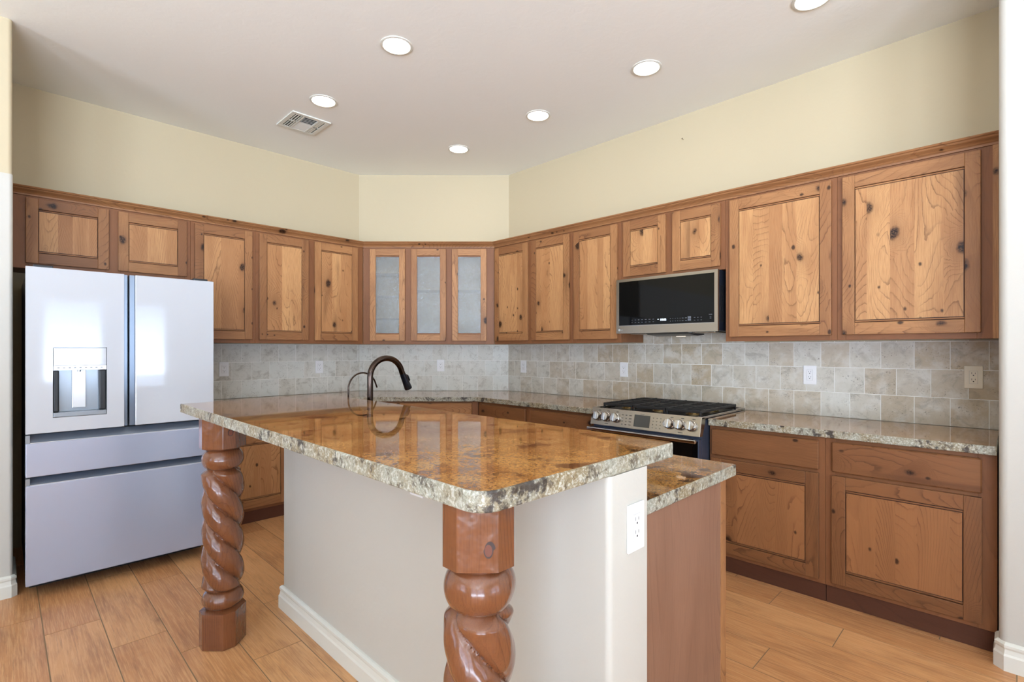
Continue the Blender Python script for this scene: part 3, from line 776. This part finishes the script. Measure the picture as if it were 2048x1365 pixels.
# ------------------------------------------------------------------ carved posts
def make_post(label, loc, rz, knot_dir, phase):
    root = thing('carved_post', label, 'post', loc, rz, 'carved spiral posts under the bar top')
    H = BARZ - 0.0425; n = 144
    A1, A2 = 0.081, 0.0735
    def r_oct(th, k=1.0):
        return min((A1 if i % 2 == 0 else A2) * k / math.cos(d) for i in range(8) for d in [((th - i * PI / 4 + PI) % (2 * PI)) - PI] if abs(d) < 1.3)
    def row(z, fn): return [(fn(2 * PI * k / n) * math.cos(2 * PI * k / n), fn(2 * PI * k / n) * math.sin(2 * PI * k / n), z) for k in range(n)]
    def block(name, z0, z1, c0, c1):
        b = MB(); rows = []
        if c0: rows += [row(z0, lambda t: 0.058), row(z0 + c0, lambda t: r_oct(t))]
        else: rows += [row(z0, lambda t: r_oct(t))]
        if c1: rows += [row(z1 - c1, lambda t: r_oct(t)), row(z1, lambda t: 0.058)]
        else: rows += [row(z1, lambda t: r_oct(t))]
        b.grid(rows, 0, True, True, True); return b.build(name, M['post'], root, smooth=25)
    def bead(z0, z1):
        b = MB(); rows = []
        for k in range(25):
            u = k / 24; z = z0 + (z1 - z0) * u; r = 0.054 + 0.0225 * math.sin(PI * u) ** 0.6
            rows.append(row(z, lambda t, r=r, z=z: r * (1 + 0.012 * math.sin(3 * t + 40 * z) + 0.008 * math.sin(7 * t))))
        b.grid(rows, 0, True, True, True); return b.build('bead_ring', M['post'], root, smooth=50)
    block('base_block', 0.002, 0.170, 0, 0.010)
    bead(0.168, 0.246)
    b = MB(); rows = []; z0, z1, lead = 0.238, 0.800, 0.385
    for k in range(150):
        u = k / 149; z = z0 + (z1 - z0) * u
        e = smooth01(min(z - z0, z1 - z) / 0.035 + 0.15)
        def fn(t, z=z, e=e):
            g = abs(math.sin(1.5 * (t - phase + 2 * PI * z / lead)))
            return (0.0525 + (0.0245 * g ** 0.55) * (0.35 + 0.65 * e)) * (0.80 + 0.20 * e) * (1 + 0.010 * math.sin(5 * t + 31 * z) + 0.007 * math.sin(11 * t - 47 * z))
        rows.append(row(z, fn))
    b.grid(rows, 0, True, True, True); b.build('spiral_shaft', M['post'], root, smooth=60)
    bead(0.794, 0.882)
    block('top_block', 0.880, H, 0.012, 0)
    # the dark knot on the block's face
    kb = MB(); a0, zz, half = knot_dir[:3]
    ax, ay = math.cos(a0), math.sin(a0); tx, ty = -ay, ax
    ap = (A2 if half else A1) + 0.0004
    for rr0, rr1, mi in ((0.0, 0.009, 1), (0.009, 0.0115, 0)):
        for k in range(24):
            q0, q1 = 2 * PI * k / 24, 2 * PI * (k + 1) / 24
            def pt(r, q):
                u, v = r * math.cos(q) * 0.85 + knot_dir[3], r * math.sin(q) * 1.35
                if mi == 0 and math.sin(q) > 0.2 and r > 0.009: v *= 1.2; u *= 1.15
                return (ax * ap + tx * u, ay * ap + ty * u, zz + v)
            if rr0 == 0: kb.face([pt(0, 0), pt(rr1, q0), pt(rr1, q1)], mi)
            else: kb.face([pt(rr0, q0), pt(rr1, q0), pt(rr1, q1), pt(rr0, q1)], mi)
    kb.build('wood_knot', [M['knot'], M['knot_heart']], root)
    return root
make_post('near carved spiral wood post under the front corner of the bar top', (0.715, 0.807, 0), 0, (-3 * PI / 4, 0.936, True, 0.022), math.radians(-63))
far = make_post('far carved spiral wood post standing in front of the refrigerator', (0.715, 2.575, 0), 0, (-PI / 2, 0.963, False, 0.005), math.radians(-15))
far.scale = (1.12, 1.12, 1.0)

# ------------------------------------------------------------------ refrigerator
def refrigerator():
    X0, X1, YF = 0.089, 0.972, 3.695
    W = X1 - X0
    root = thing('refrigerator', 'French-door refrigerator with ice dispenser and two drawers, pale steel', 'refrigerator', ((X0 + X1) / 2, 4.30, 0), 0)
    h = W / 2; y = lambda d: YF - 4.30 + d            # d behind the front plane
    xx = lambda X: X - (X0 + X1) / 2
    c = MB(); c.box(-h + 0.006, h - 0.006, y(0.085), 0.42, 0.055, 1.755); c.build('cabinet_body', M['fridge_dark'], root)
    c = MB(); c.box(-h + 0.02, h - 0.02, y(0.22), y(0.25), 0.0, 0.055); c.build('base_grille', M['fridge_dark'], root)
    def doorbox(name, x0, x1, z0, z1, hole=None):
        d = MB()
        if hole:
            a0, a1, b0, b1 = hole
            d.box(x0, a0, y(0), y(0.07), z0, z1); d.box(a1, x1, y(0), y(0.07), z0, z1)
            d.box(a0, a1, y(0), y(0.07), z0, b0); d.box(a0, a1, y(0), y(0.07), b1, z1); d.box(a0, a1, y(0.055), y(0.07), b0, b1)
        else: d.box(x0, x1, y(0), y(0.07), z0, z1)
        return d
    hole = (xx(0.196), xx(0.426), 0.965, 1.347)
    dl = doorbox('', -h, xx(0.505), 0.887, 1.776, hole).build('left_door', M['fridge_door'], root)
    dr = doorbox('', xx(0.558), h, 0.887, 1.776).build('right_door', M['fridge_door'], root, bevel=0.004)
    # recessed finger grips along the meeting edges
    for nm, par, x0, x1, e in (('grip_strip', dl, xx(0.507), xx(0.522), 1), ('grip_strip', dr, xx(0.532), xx(0.556), -1)):
        c = MB(); c.box(x0, x1, y(0.012), y(0.068), 0.889, 1.774); c.build(nm, M['fridge_pocket'], par)
    # dispenser
    a0, a1, b0, b1 = hole; mid = (a0 + a1) / 2
    p = MB(); p.box(a0 + 0.002, a1 - 0.002, y(0.001), y(0.03), 1.247, b1 - 0.002); p.build('dispenser_panel', M['fridge_door'], dl, bevel=0.002)
    p = MB(); p.box(a0 + 0.002, a1 - 0.002, y(0.0015), y(0.03), 1.222, 1.2465); p.build('dispenser_control_strip', M['fridge_chrome'], dl)
    p = MB()
    for i in range(9): p.box(a0 + 0.018 + i * 0.023, a0 + 0.018 + i * 0.023 + 0.010, y(0.001), y(0.0016), 1.232, 1.237)
    p.build('control_marks', M['ink_pale'], dl)
    p = MB()
    p.box(a0 + 0.002, a1 - 0.002, y(0.05), y(0.0549), b0 + 0.028, 1.2215)
    p.build('dispenser_niche', M['fridge_grey'], dl)
    for q0, q1, q2 in ((a0 + 0.002, a0 + 0.026, 0.006), (a1 - 0.034, a1 - 0.002, 0.012)):
        p = MB(); p.box(q0, q1, y(q2), y(0.0495), b0 + 0.028, 1.2215); p.build('niche_side', M['fridge_dark'], dl, bevel=0.006)
    p = MB(); p.box(mid - 0.034, mid + 0.026, y(0.036), y(0.0495), b0 + 0.045, 1.2215); p.build('dispenser_paddle', M['fridge_chrome'], dl, bevel=0.003)
    p = MB(); p.tube([(mid - 0.004, y(0.028), 1.2215), (mid - 0.004, y(0.028), 1.211)], 0.008); p.build('dispenser_spout', M['fridge_grey'], dl)
    p = MB(); p.box(a0 + 0.002, a1 - 0.002, y(0.001), y(0.05), b0 + 0.002, b0 + 0.026); p.build('drip_tray', M['fridge_grey'], dl, bevel=0.002)
    # outline of the dispenser
    # drawers with pocket handles
    for nm, z0, z1, p1 in (('middle_drawer', 0.657, 0.836, 0.884), ('freezer_drawer', 0.081, 0.612, 0.654)):
        d = MB(); d.box(-h, h, y(0), y(0.07), z0, z1); o = d.build(nm, M['fridge_drawer'], root, bevel=0.004)
        k = MB(); k.extrude_x([(y(0.008), z1 + 0.0005), (y(0.07), z1 + 0.0005), (y(0.07), p1 - 0.006), (y(0.042), p1 - 0.006)], -h + 0.018, h - 0.004)
        k.build('pocket_handle', M['fridge_pocket'], o)
        k = MB(); k.box(-h, -h + 0.017, y(0.004), y(0.07), z1 + 0.0005, p1 - 0.005); k.build('pocket_end_cap', M['fridge_grey'], o)
        k = MB(); k.box(-h + 0.018, h - 0.004, y(0.001), y(0.0075), z1 + 0.0003, z1 + 0.003); k.build('pocket_lip', M['fridge_chrome'], o)
    for x in (-h + 0.07, h - 0.07):
        k = MB(); k.box(x - 0.04, x + 0.04, y(0.02), y(0.14), 1.7765, 1.79); k.build('hinge_cover', M['fridge_dark'], root, bevel=0.003)
refrigerator()

# ------------------------------------------------------------------ range
def make_range():
    s0, s1 = -2.130, -1.334; cs = (s0 + s1) / 2
    root = run_thing('gas_range', 'R', cs, 0, 'stainless gas range with six knobs and black grates', 'range')
    W = (s1 - s0) / 2
    c = MB(cs); c.run(s0 + 0.004, s1 - 0.004, 0.03, 0.70, 0.09, 0.905); c.build('range_body', M['steel_side'], root)
    c = MB(cs); c.run(s0 + 0.02, s1 - 0.02, 0.08, 0.66, 0.0, 0.0895); c.build('range_base', M['black'], root)
    # cooktop tray with raised rims
    c = MB(cs); c.run(s0 + 0.03, s1 - 0.03, 0.03, 0.655, 0.9055, 0.912); c.build('cooktop_tray', M['black'], root, bevel=0.002)
    c = MB(cs)
    c.run(s0, s0 + 0.029, 0.02, 0.70, 0.9155, 0.930); c.run(s1 - 0.029, s1, 0.02, 0.70, 0.9155, 0.930); c.run(s0 + 0.029, s1 - 0.029, 0.012, 0.029, 0.9055, 0.932)
    c.build('cooktop_rim', M['steel_edge'], root, bevel=0.002)
    # sloping control panel
    c = MB(); c.extrude_x([(-0.656, 0.922), (-0.656, 0.90), (-0.695, 0.812), (-0.735, 0.812), (-0.707, 0.928)], -W, W)
    pn = c.build('control_panel', M['steel'], root, bevel=0.0015, recalc=True)
    nrm = Vector((0, -(0.928 - 0.812), 0)); 
    v = Vector((0, 0.028, 0.116)).normalized()           # up along the panel
    nv = Vector((0, -v.z, v.y))                           # outward
    def on(s, u, out=0.0):                                # point on the panel face; u metres above its lower edge
        p = Vector((s - cs, -0.735, 0.812)) + v * u + nv * out
        return p
    def quad(m, s_a, s_b, u0, u1, out, mi=0): m.face([on(s_a, u0, out), on(s_b, u0, out), on(s_b, u1, out), on(s_a, u1, out)], mi)
    rot = Matrix((Vector((1, 0, 0)), v, nv)).transposed()
    for Y in (2.077, 2.007, 1.932, 1.536, 1.466, 1.393):
        k = MB(); base_p = on(-Y, 0.060, 0.0)
        rows = []
        for r, hh in ((0.031, 0.0), (0.033, 0.003), (0.033, 0.006), (0.030, 0.009), (0.030, 0.030), (0.0285, 0.034), (0.02, 0.035)):
            rows.append([base_p + rot @ Vector((r * math.cos(2 * PI * q / 32), r * math.sin(2 * PI * q / 32), hh)) for q in range(32)])
        k.grid(rows, 0, True, True, True); ko = k.build('control_knob', M['steel_edge'], root, smooth=35)
        g = MB()
        cor = [base_p + rot @ Vector(q) for q in ((-0.0075, -0.027, 0.0352), (0.0075, -0.027, 0.0352), (0.0075, 0.027, 0.0352), (-0.0075, 0.027, 0.0352), (-0.006, -0.024, 0.047), (0.006, -0.024, 0.047), (0.006, 0.024, 0.047), (-0.006, 0.024, 0.047))]
        for fcs in ((0, 1, 5, 4), (1, 2, 6, 5), (2, 3, 7, 6), (3, 0, 4, 7), (4, 5, 6, 7)): g.face([cor[q] for q in fcs])
        g.build('knob_grip', M['steel_edge'], ko)
    d = MB(); quad(d, -1.787, -1.672, 0.017, 0.096, 0.0006); d.build('clock_display', M['display'], pn)
    mk = MB()
    for i in range(3):
        for j in range(4): quad(mk, -1.882 + i * 0.028, -1.882 + i * 0.028 + (0.011 if i < 2 else 0.018), 0.020 + j * 0.021, 0.025 + j * 0.021, 0.0007)
    for i in range(3):
        for j in range(4): quad(mk, -1.652 + i * 0.026, -1.652 + i * 0.026 + 0.005, 0.020 + j * 0.021, 0.025 + j * 0.021, 0.0007)
    for Y in (2.077, 2.007, 1.932, 1.536, 1.466, 1.393): quad(mk, -Y + 0.004, -Y + 0.022, 0.099, 0.104, 0.0007)
    quad(mk, -2.012, -1.985, 0.012, 0.016, 0.0007); quad(mk, -1.475, -1.445, 0.012, 0.016, 0.0007); quad(mk, -1.745, -1.715, 0.101, 0.104, 0.0007)
    mk.build('printed_marks', M['ink'], pn)
    # oven door
    c = MB(cs); c.run(s0 + 0.006, s1 - 0.006, 0.7005, 0.735, 0.235, 0.795); od = c.build('oven_door', M['steel_side'], root, bevel=0.002)
    c = MB(cs); c.run(s0 + 0.012, s1 - 0.012, 0.7355, 0.738, 0.24, 0.785); c.build('oven_glass', M['blackglass'], od)
    hd = MB(); hd.box(-W + 0.004, W - 0.004, -0.789, -0.767, 0.776, 0.800); hd.build('door_handle', M['steel_edge'], od, bevel=0.006, seg=3)
    for x in (-W + 0.05, W - 0.05):
        k = MB(); k.box(x - 0.012, x + 0.012, -0.766, -0.7385, 0.779, 0.797); k.build('handle_bracket', M['steel'], od, bevel=0.003)
    c = MB(cs); c.run(s0 + 0.006, s1 - 0.006, 0.7005, 0.735, 0.10, 0.230); c.build('lower_drawer', M['steel'], root, bevel=0.002)
    # grates: three sections, each a frame with fingers
    span = (s1 - s0 - 0.07) / 3
    for i in range(3):
        a = s0 + 0.035 + i * span + 0.004; e = a + span - 0.008; g = MB(cs); T = 0.013; z0, z1 = 0.940, 0.957
        g.run(a, e, 0.62, 0.62 + T, z0, z1); g.run(a, e, 0.075, 0.075 + T, z0, z1); g.run(a, e, 0.345, 0.345 + T, z0, z1)
        g.run(a, a + T, 0.075 + T, 0.62, z0, z1); g.run(e - T, e, 0.075 + T, 0.62, z0, z1)
        m = (a + e) / 2; g.run(m - T / 2, m + T / 2, 0.075 + T, 0.62, z0, z1 + 0.004)
        for dd in (0.14, 0.205, 0.27, 0.415, 0.48, 0.55):
            g.run(a + T, e - T, dd, dd + 0.011, z0 + 0.002, z1 + 0.003)
        for ss in (a, e - T):
            for dd in (0.075, 0.62): g.run(ss, ss + T, dd, dd + T, 0.9125, z0)
        g.build('burner_grate', M['iron'], root, bevel=0.003)
        for dd in (0.22, 0.48):
            if i == 1 and dd == 0.22: continue
            q = MB(); q.lathe([(0.052, 0.9125), (0.052, 0.918), (0.040, 0.922), (0.040, 0.926)], 28, ((a + e) / 2 - cs, -dd, 0)); bn = q.build('burner', M['burner'], root, smooth=30)
            q = MB(); q.lathe([(0.036, 0.9265), (0.036, 0.931), (0.030, 0.934)], 28, ((a + e) / 2 - cs, -dd, 0)); q.build('burner_cap', M['black'], bn, smooth=30)
make_range()

# ------------------------------------------------------------------ microwave
def text(body, size, loc, parent, material, name, ext=0.0004):
    cu = bpy.data.curves.new(name, 'FONT'); cu.body = body; cu.size = size; cu.extrude = ext; cu.align_x = 'CENTER'; cu.align_y = 'CENTER'
    cu.materials.append(material)
    t_ = bpy.data.objects.new(name, cu); me = bpy.data.meshes.new_from_object(t_); bpy.data.objects.remove(t_)
    me.name = name; me.materials.clear(); me.materials.append(material)
    o = bpy.data.objects.new(name, me); COL.objects.link(o); o.parent = parent; o.location = loc; o.rotation_euler = (PI / 2, 0, 0)
    return o
def microwave():
    s0, s1, z0, z1, D = -2.1345, -1.366, 1.455, 1.858, 0.40; cs = (s0 + s1) / 2
    root = run_thing('microwave', 'R', cs, z0, 'stainless over-range microwave with black glass door, lit clock', 'microwave')
    c = MB(cs, z0); c.run(s0 + 0.004, s1 - 0.004, 0.006, D - 0.04, z0 + 0.004, z1); c.build('housing', M['housing'], root)
    c = MB(cs, z0); c.run(s0 + 0.012, s1 - 0.012, D - 0.04, D - 0.022, z0 + 0.01, z1 - 0.004); c.build('door_gasket', M['black'], root)
    g0, g1, h0, h1 = -2.111, -1.389, 1.513, 1.838
    c = MB(cs, z0)
    c.run(s0, g0, D - 0.022, D, z0, z1); c.run(g1, s1, D - 0.022, D, z0, z1); c.run(g0, g1, D - 0.022, D, z0, h0); c.run(g0, g1, D - 0.022, D, h1, z1)
    df = c.build('door', M['steel'], root)
    c = MB(cs, z0); c.run(g0, g1, D - 0.015, D - 0.002, h0, h1); gl = c.build('glass_panel', M['blackglass'], df)
    c = MB(cs, z0); c.run(g0 - 0.001, g1 + 0.001, D - 0.003, D + 0.0008, h0 - 0.003, h0 + 0.0005); c.build('glass_trim', M['steel_edge'], df)
    # control legends: two rows either side of the clock
    m = MB(cs, z0); zr = (1.5325, 1.5505)
    def leg(Y, z, wd, hh=0.0035): m.run(-Y - wd / 2, -Y + wd / 2, D - 0.002, D - 0.0016, z - hh / 2, z + hh / 2)
    for Y, wd in ((2.0, 0.006), (1.972, 0.011), (1.945, 0.011), (1.918, 0.010), (1.888, 0.014), (1.858, 0.014), (1.828, 0.010)):
        for z in zr: leg(Y, z + 0.0015, wd)
    for Y, wd in ((1.697, 0.005), (1.679, 0.005), (1.661, 0.005), (1.643, 0.005), (1.626, 0.005), (1.607, 0.012), (1.584, 0.013)):
        for z in zr: leg(Y, z, wd)
    for Y in (1.523, 1.500, 1.477):
        for z in zr: leg(Y, z, 0.010, 0.0025)
    leg(1.415, 1.566, 0.022, 0.0035); leg(1.415, 1.552, 0.010, 0.003); leg(1.415, 1.542, 0.010, 0.003)
    m.build('control_legend', M['ink_pale'], gl)
    m = MB(cs, z0)
    for z in (1.530, 1.5465): m.run(-1.571, -1.548, D - 0.002, D - 0.0014, z, z + 0.014)
    m.build('start_stop_keys', M['ink_pale'], gl)
    text('10:05', 0.022, (-1.752 - cs, -D + 0.0012, 1.5445 - z0), gl, M['digits'], 'clock_digits')
    text('AM', 0.006, (-1.790 - cs, -D + 0.0012, 1.549 - z0), gl, M['digits'], 'clock_digits')
    # round maker's emblem beside two letters
    e = MB(); e.lathe([(0.0085, 0.0), (0.0085, 0.0008)], 28, (-2.108 - cs, -D - 0.0001, 1.481 - z0), '-y'); e.build('emblem', M['emblem'], df)
    text('LG', 0.016, (-2.086 - cs, -D - 0.0003, 1.481 - z0), df, M['emblem'], 'emblem_letters')
    # underside: grease filters, lamp, curved lip
    for a in (s0 + 0.06, s1 - 0.26):
        c = MB(cs, z0); c.run(a, a + 0.2, 0.10, 0.30, z0 - 0.006, z0 + 0.0035); c.build('grease_filter', M['steel'], root, bevel=0.002)
    c = MB(); c.extrude_x([(-0.37, 0.0035), (-0.10, 0.0035), (-0.10, -0.012), (-0.20, -0.022), (-0.33, -0.012)], -0.16, 0.16); c.build('underside_vent', M['black'], root, recalc=True)
    c = MB(cs, z0); c.run(cs - 0.03, cs + 0.03, 0.12, 0.15, z0 - 0.0245, z0 + 0.0035); c.build('hood_lamp', M['hoodlamp'], root)
    v_ = MB(cs, z0)
    for k in range(4): v_.run(s1 - 0.004, s1 - 0.001, 0.30 + k * 0.016, 0.308 + k * 0.016, z0 + 0.06, z1 - 0.10)
    v_.build('side_vent', M['black'], root)
microwave()

# ------------------------------------------------------------------ faucets
def faucets():
    root = thing('kitchen_faucet', 'tall dark bronze gooseneck faucet standing behind the bar top', 'faucet', (1.42, 2.503, CT1))
    c = MB(); c.lathe([(0.029, 0.0005), (0.029, 0.006), (0.0185, 0.012), (0.0185, 0.05)], 32); c.build('faucet_base', M['bronze'], root, smooth=35)
    R = 0.102; r = 0.0162
    pts = [(0, 0, 0.05), (0, 0, 0.12), (0, 0, 0.2), (0, 0, 0.27)]
    for k in range(1, 23):
        a = PI - (PI * 0.93) * k / 22
        pts.append((R + R * math.cos(a), 0, 0.27 + R * math.sin(a)))
    last = Vector(pts[-1]); dr = (last - Vector(pts[-2])).normalized()
    dr = (dr + Vector((0.16, 0, 0))).normalized()
    pts.append(tuple(last + dr * 0.012))
    c = MB(); c.tube(pts, r, 20); c.build('gooseneck', M['bronze'], root, smooth=50)
    c = MB(); c.tube([(0, 0, 0.1), (0, 0, 0.1015), (0, 0, 0.103)], [0.0168, 0.0168, 0.0168], 20); c.build('neck_ring', M['bronze_dark'], root)
    p0 = Vector(pts[-1]); c = MB(); c.tube([p0, p0 + dr * 0.012, p0 + dr * 0.05, p0 + dr * 0.092, p0 + dr * 0.098], [0.0168, 0.0175, 0.0195, 0.0222, 0.0205], 20)
    sh = c.build('spray_head', M['bronze_dark'], root, smooth=50)
    c = MB(); q = p0 + dr * 0.03 + Vector((0.0192, 0, 0.002)); c.tube([q - dr * 0.02, q - dr * 0.012 + Vector((0.004, 0, 0)), q + dr * 0.014 + Vector((0.005, 0, 0)), q + dr * 0.022], [0.006, 0.0085, 0.0085, 0.005], 12); c.build('spray_button', M['bronze_dark'], sh, smooth=50)
    c = MB(); c.tube([(0, -0.018, 0.06), (0, -0.04, 0.065), (0.0, -0.075, 0.09)], [0.009, 0.007, 0.006], 12); c.build('lever_handle', M['bronze'], root, smooth=50)
    root = thing('filter_faucet', 'slim dark filtered-water tap left of the tall faucet', 'faucet', (1.42, 2.75, CT1))
    c = MB(); c.lathe([(0.017, 0.0005), (0.017, 0.006), (0.010, 0.012), (0.010, 0.04)], 24); c.build('tap_base', M['bronze'], root, smooth=35)
    R = 0.09; pts = [(0, 0, 0.04), (0, 0, 0.12), (0, 0, 0.19)]
    for k in range(1, 21):
        a = PI - (PI * 0.9) * k / 20; pts.append((R + R * math.cos(a), 0, 0.19 + R * 1.03 * math.sin(a)))
    last = Vector(pts[-1]); dr = (last - Vector(pts[-2])).normalized(); pts.append(tuple(last + dr * 0.03))
    c = MB(); c.tube(pts, 0.0047, 12); c.build('spout_tube', M['bronze'], root, smooth=50)
faucets()

# ------------------------------------------------------------------ outlets
def make_outlet(label, loc, rz, beige=False, group='wall outlets', w_=0.0375, h_=0.0605):
    root = thing('wall_outlet', label, 'outlet', loc, rz, group)
    m = M['plate_beige'] if beige else M['plate']
    c = MB(); c.box(-w_, w_, -0.0065, -0.0002, -h_, h_); c.build('cover_plate', m, root, bevel=0.0022)
    c = MB(); c.box(-0.0165, 0.0165, -0.0078, -0.0066, -0.0335, 0.0335); rc = c.build('receptacle', m, root, bevel=0.0006, seg=1)
    c = MB(); c.box(-0.0172, 0.0172, -0.00668, -0.0062, -0.0342, 0.0342); c.build('receptacle_gap', M['gapgrey'], root)
    c = MB()
    for z in (0.0165, -0.0165):
        c.box(-0.0078, -0.0060, -0.0081, -0.0079, z + 0.001, z + 0.010); c.box(0.0060, 0.0078, -0.0081, -0.0079, z + 0.001, z + 0.009)
        c.box(-0.0024, 0.0024, -0.0081, -0.0079, z - 0.0085, z - 0.0035)
    c.build('slots', M['slot'], rc)
    for z in (0.0475, -0.0475):
        c = MB(); c.lathe([(0.0028, 0.0066), (0.0028, 0.0074)], 12, (0, 0, z), '-y'); c.build('screw', m, root)
    return root
zo = 1.169
make_outlet('white outlet on the left-wall tiles nearest the refrigerator', at('L', 1.3285, zo, 0.0077), 0)
make_outlet('white outlet on the left-wall tiles near the angled corner', at('L', 2.158, zo - 0.001, 0.0077), 0)
make_outlet('white outlet on the angled wall, right of the tall faucet', at('D', -0.711, 1.173, 0.0077), -PI / 4)
make_outlet('white outlet on the right wall, farthest from the range beside the corner', at('R', -3.468, 1.167, 0.0077), -PI / 2)
make_outlet('white outlet on the right-wall tiles just left above the range', at('R', -2.314, 1.168, 0.0077), -PI / 2)
make_outlet('white outlet on the right-wall tiles right of the range', at('R', -0.936, 1.172, 0.0077), -PI / 2)
make_outlet('almond outlet with dark slots beside the white wall end', at('R', -0.159, 1.187, 0.0077), -PI / 2, beige=True)
make_outlet('large white outlet on the end of the island half wall', (1.139, IY0, 0.883), 0)
make_outlet('white outlet high on the long island wall, half hidden by the bar top', (IX0, 1.487, 0.882), -PI / 2)

# ------------------------------------------------------------------ ceiling fixtures
def can(x, y, label):
    root = thing('recessed_light', label, 'ceiling light', (x, y, ZC), 0, 'recessed ceiling lights')
    c = MB(); n = 48
    prof = [(0.094, -0.0005), (0.094, -0.004), (0.088, -0.0065), (0.080, -0.0065), (0.0765, -0.003), (0.0765, -0.0008)]
    rows = [[(r * math.cos(2 * PI * k / n), r * math.sin(2 * PI * k / n), z) for k in range(n)] for r, z in prof]
    c.grid(rows, 0, True); c.build('trim_ring', M['trim'], root, smooth=40, recalc=True)
    c = MB(); c.lathe([(0.0762, -0.0048), (0.0762, -0.0010)], n); c.build('lens', M['lens'], root)
can(1.638, 2.583, 'bright recessed light nearest the top left, largest in the left row')
can(1.632, 3.532, 'bright recessed light beside the ceiling vent')
can(2.886, 1.663, 'bright recessed light above the microwave side, second in the right row')
can(2.888, 2.588, 'bright recessed light in the middle of the right row')
can(2.872, 3.522, 'farthest recessed light, smallest, near the angled wall')
can(2.912, 0.734, 'recessed light cut by the top edge of the photo, far right')
can(1.64, 1.66, 'recessed light just outside the top edge, left row')
can(1.64, 0.73, 'recessed light over the near end of the island')

def ceiling_vent():
    X0, X1, Y0, Y1 = 1.533, 1.832, 3.828, 4.152
    cx, cy = (X0 + X1) / 2, (Y0 + Y1) / 2; hx, hy = (X1 - X0) / 2, (Y1 - Y0) / 2
    root = thing('ceiling_vent', 'white louvred air register in the ceiling near the left wall', 'vent', (cx, cy, ZC), 0)
    c = MB(); c.box(-hx + 0.03, hx - 0.03, -hy + 0.03, hy - 0.03, -0.002, -0.0005); c.build('duct_opening', M['slot'], root)
    f = 0.032; c = MB(); z0, z1 = -0.010, -0.0004
    c.box(-hx, hx, -hy, -hy + f, z0, z1); c.box(-hx, hx, hy - f, hy, z0, z1); c.box(-hx, -hx + f, -hy + f, hy - f, z0, z1); c.box(hx - f, hx, -hy + f, hy - f, z0, z1)
    c.box(-hx + 0.092, -hx + 0.106, -hy + f, hy - f, z0, z1); c.box(hx - 0.09, hx - 0.075, -hy + f, hy - f, z0, z1)
    c.build('register_frame', M['trim'], root, bevel=0.002)
    def slat(x0, x1, y0, y1, tilt, along):
        s = MB(); t = 0.0022
        if along == 'x':
            yc = (y0 + y1) / 2; w = 0.008
            for a, bq in (((yc - w, -0.010), (yc + w, -0.003)),) if tilt > 0 else (((yc + w, -0.010), (yc - w, -0.003)),):
                s.extrude_x([(a[0], a[1]), (a[0], a[1] + t), (bq[0], bq[1] + t), (bq[0], bq[1])], x0, x1)
        else:
            s.box(x0, x1, y0, y1, -0.010, -0.004)
        s.build('louvre', M['trim'], root, recalc=True)
    xa, xb = -hx + 0.106, hx - 0.09
    for k in range(11):
        y = -hy + f + 0.012 + k * (2 * hy - 2 * f - 0.024) / 10
        slat(xa, xb, y - 0.004, y + 0.004, 1 if k < 5 else -1, 'x')
    for x in (-hx + f + 0.012, -hx + f + 0.032, -hx + f + 0.05): slat(x - 0.003, x + 0.003, -hy + f, hy - f, 0, 'y')
    for x in (hx - f - 0.018, hx - f - 0.034): slat(x - 0.006, x + 0.006, -hy + f, hy - f, 0, 'y')
    s = MB(); s.box(-hx + f, -hx + 0.092, -0.006, 0.006, -0.010, -0.004); s.box(hx - 0.075, hx - f, -0.006, 0.006, -0.010, -0.004); s.build('cross_bar', M['trim'], root)
ceiling_vent()
# nail left in the wall above the cabinets
nb = MB(); nb.tube([(WR - 0.0005, 1.796, 2.937), (WR - 0.022, 1.796, 2.939)], [0.0022, 0.0022], 8); nb.tube([(WR - 0.022, 1.796, 2.939), (WR - 0.024, 1.796, 2.939)], [0.005, 0.005], 10)
tag(nb.build('nail', M['steel']), 'small nail left in the cream wall above the microwave', 'nail')
# curtains at the rear window (seen in the refrigerator doors)
def curtain(x0, x1, label):
    b = MB(); n = 60; rows = []
    for z in (0.62, 1.4, 2.28):
        rows.append([(x0 + (x1 - x0) * k / n, REAR + 0.06 + 0.025 * math.sin(k * 1.35), z) for k in range(n + 1)])
    b.grid(rows, 0, False)
    o = b.build('curtain', M['curtain'], smooth=60); so = o.modifiers.new('thick', 'SOLIDIFY'); so.thickness = 0.004
    tag(o, label, 'curtain', 'curtains at the rear window')
curtain(1.22, 1.60, 'white pleated curtain at the middle of the window behind the camera')
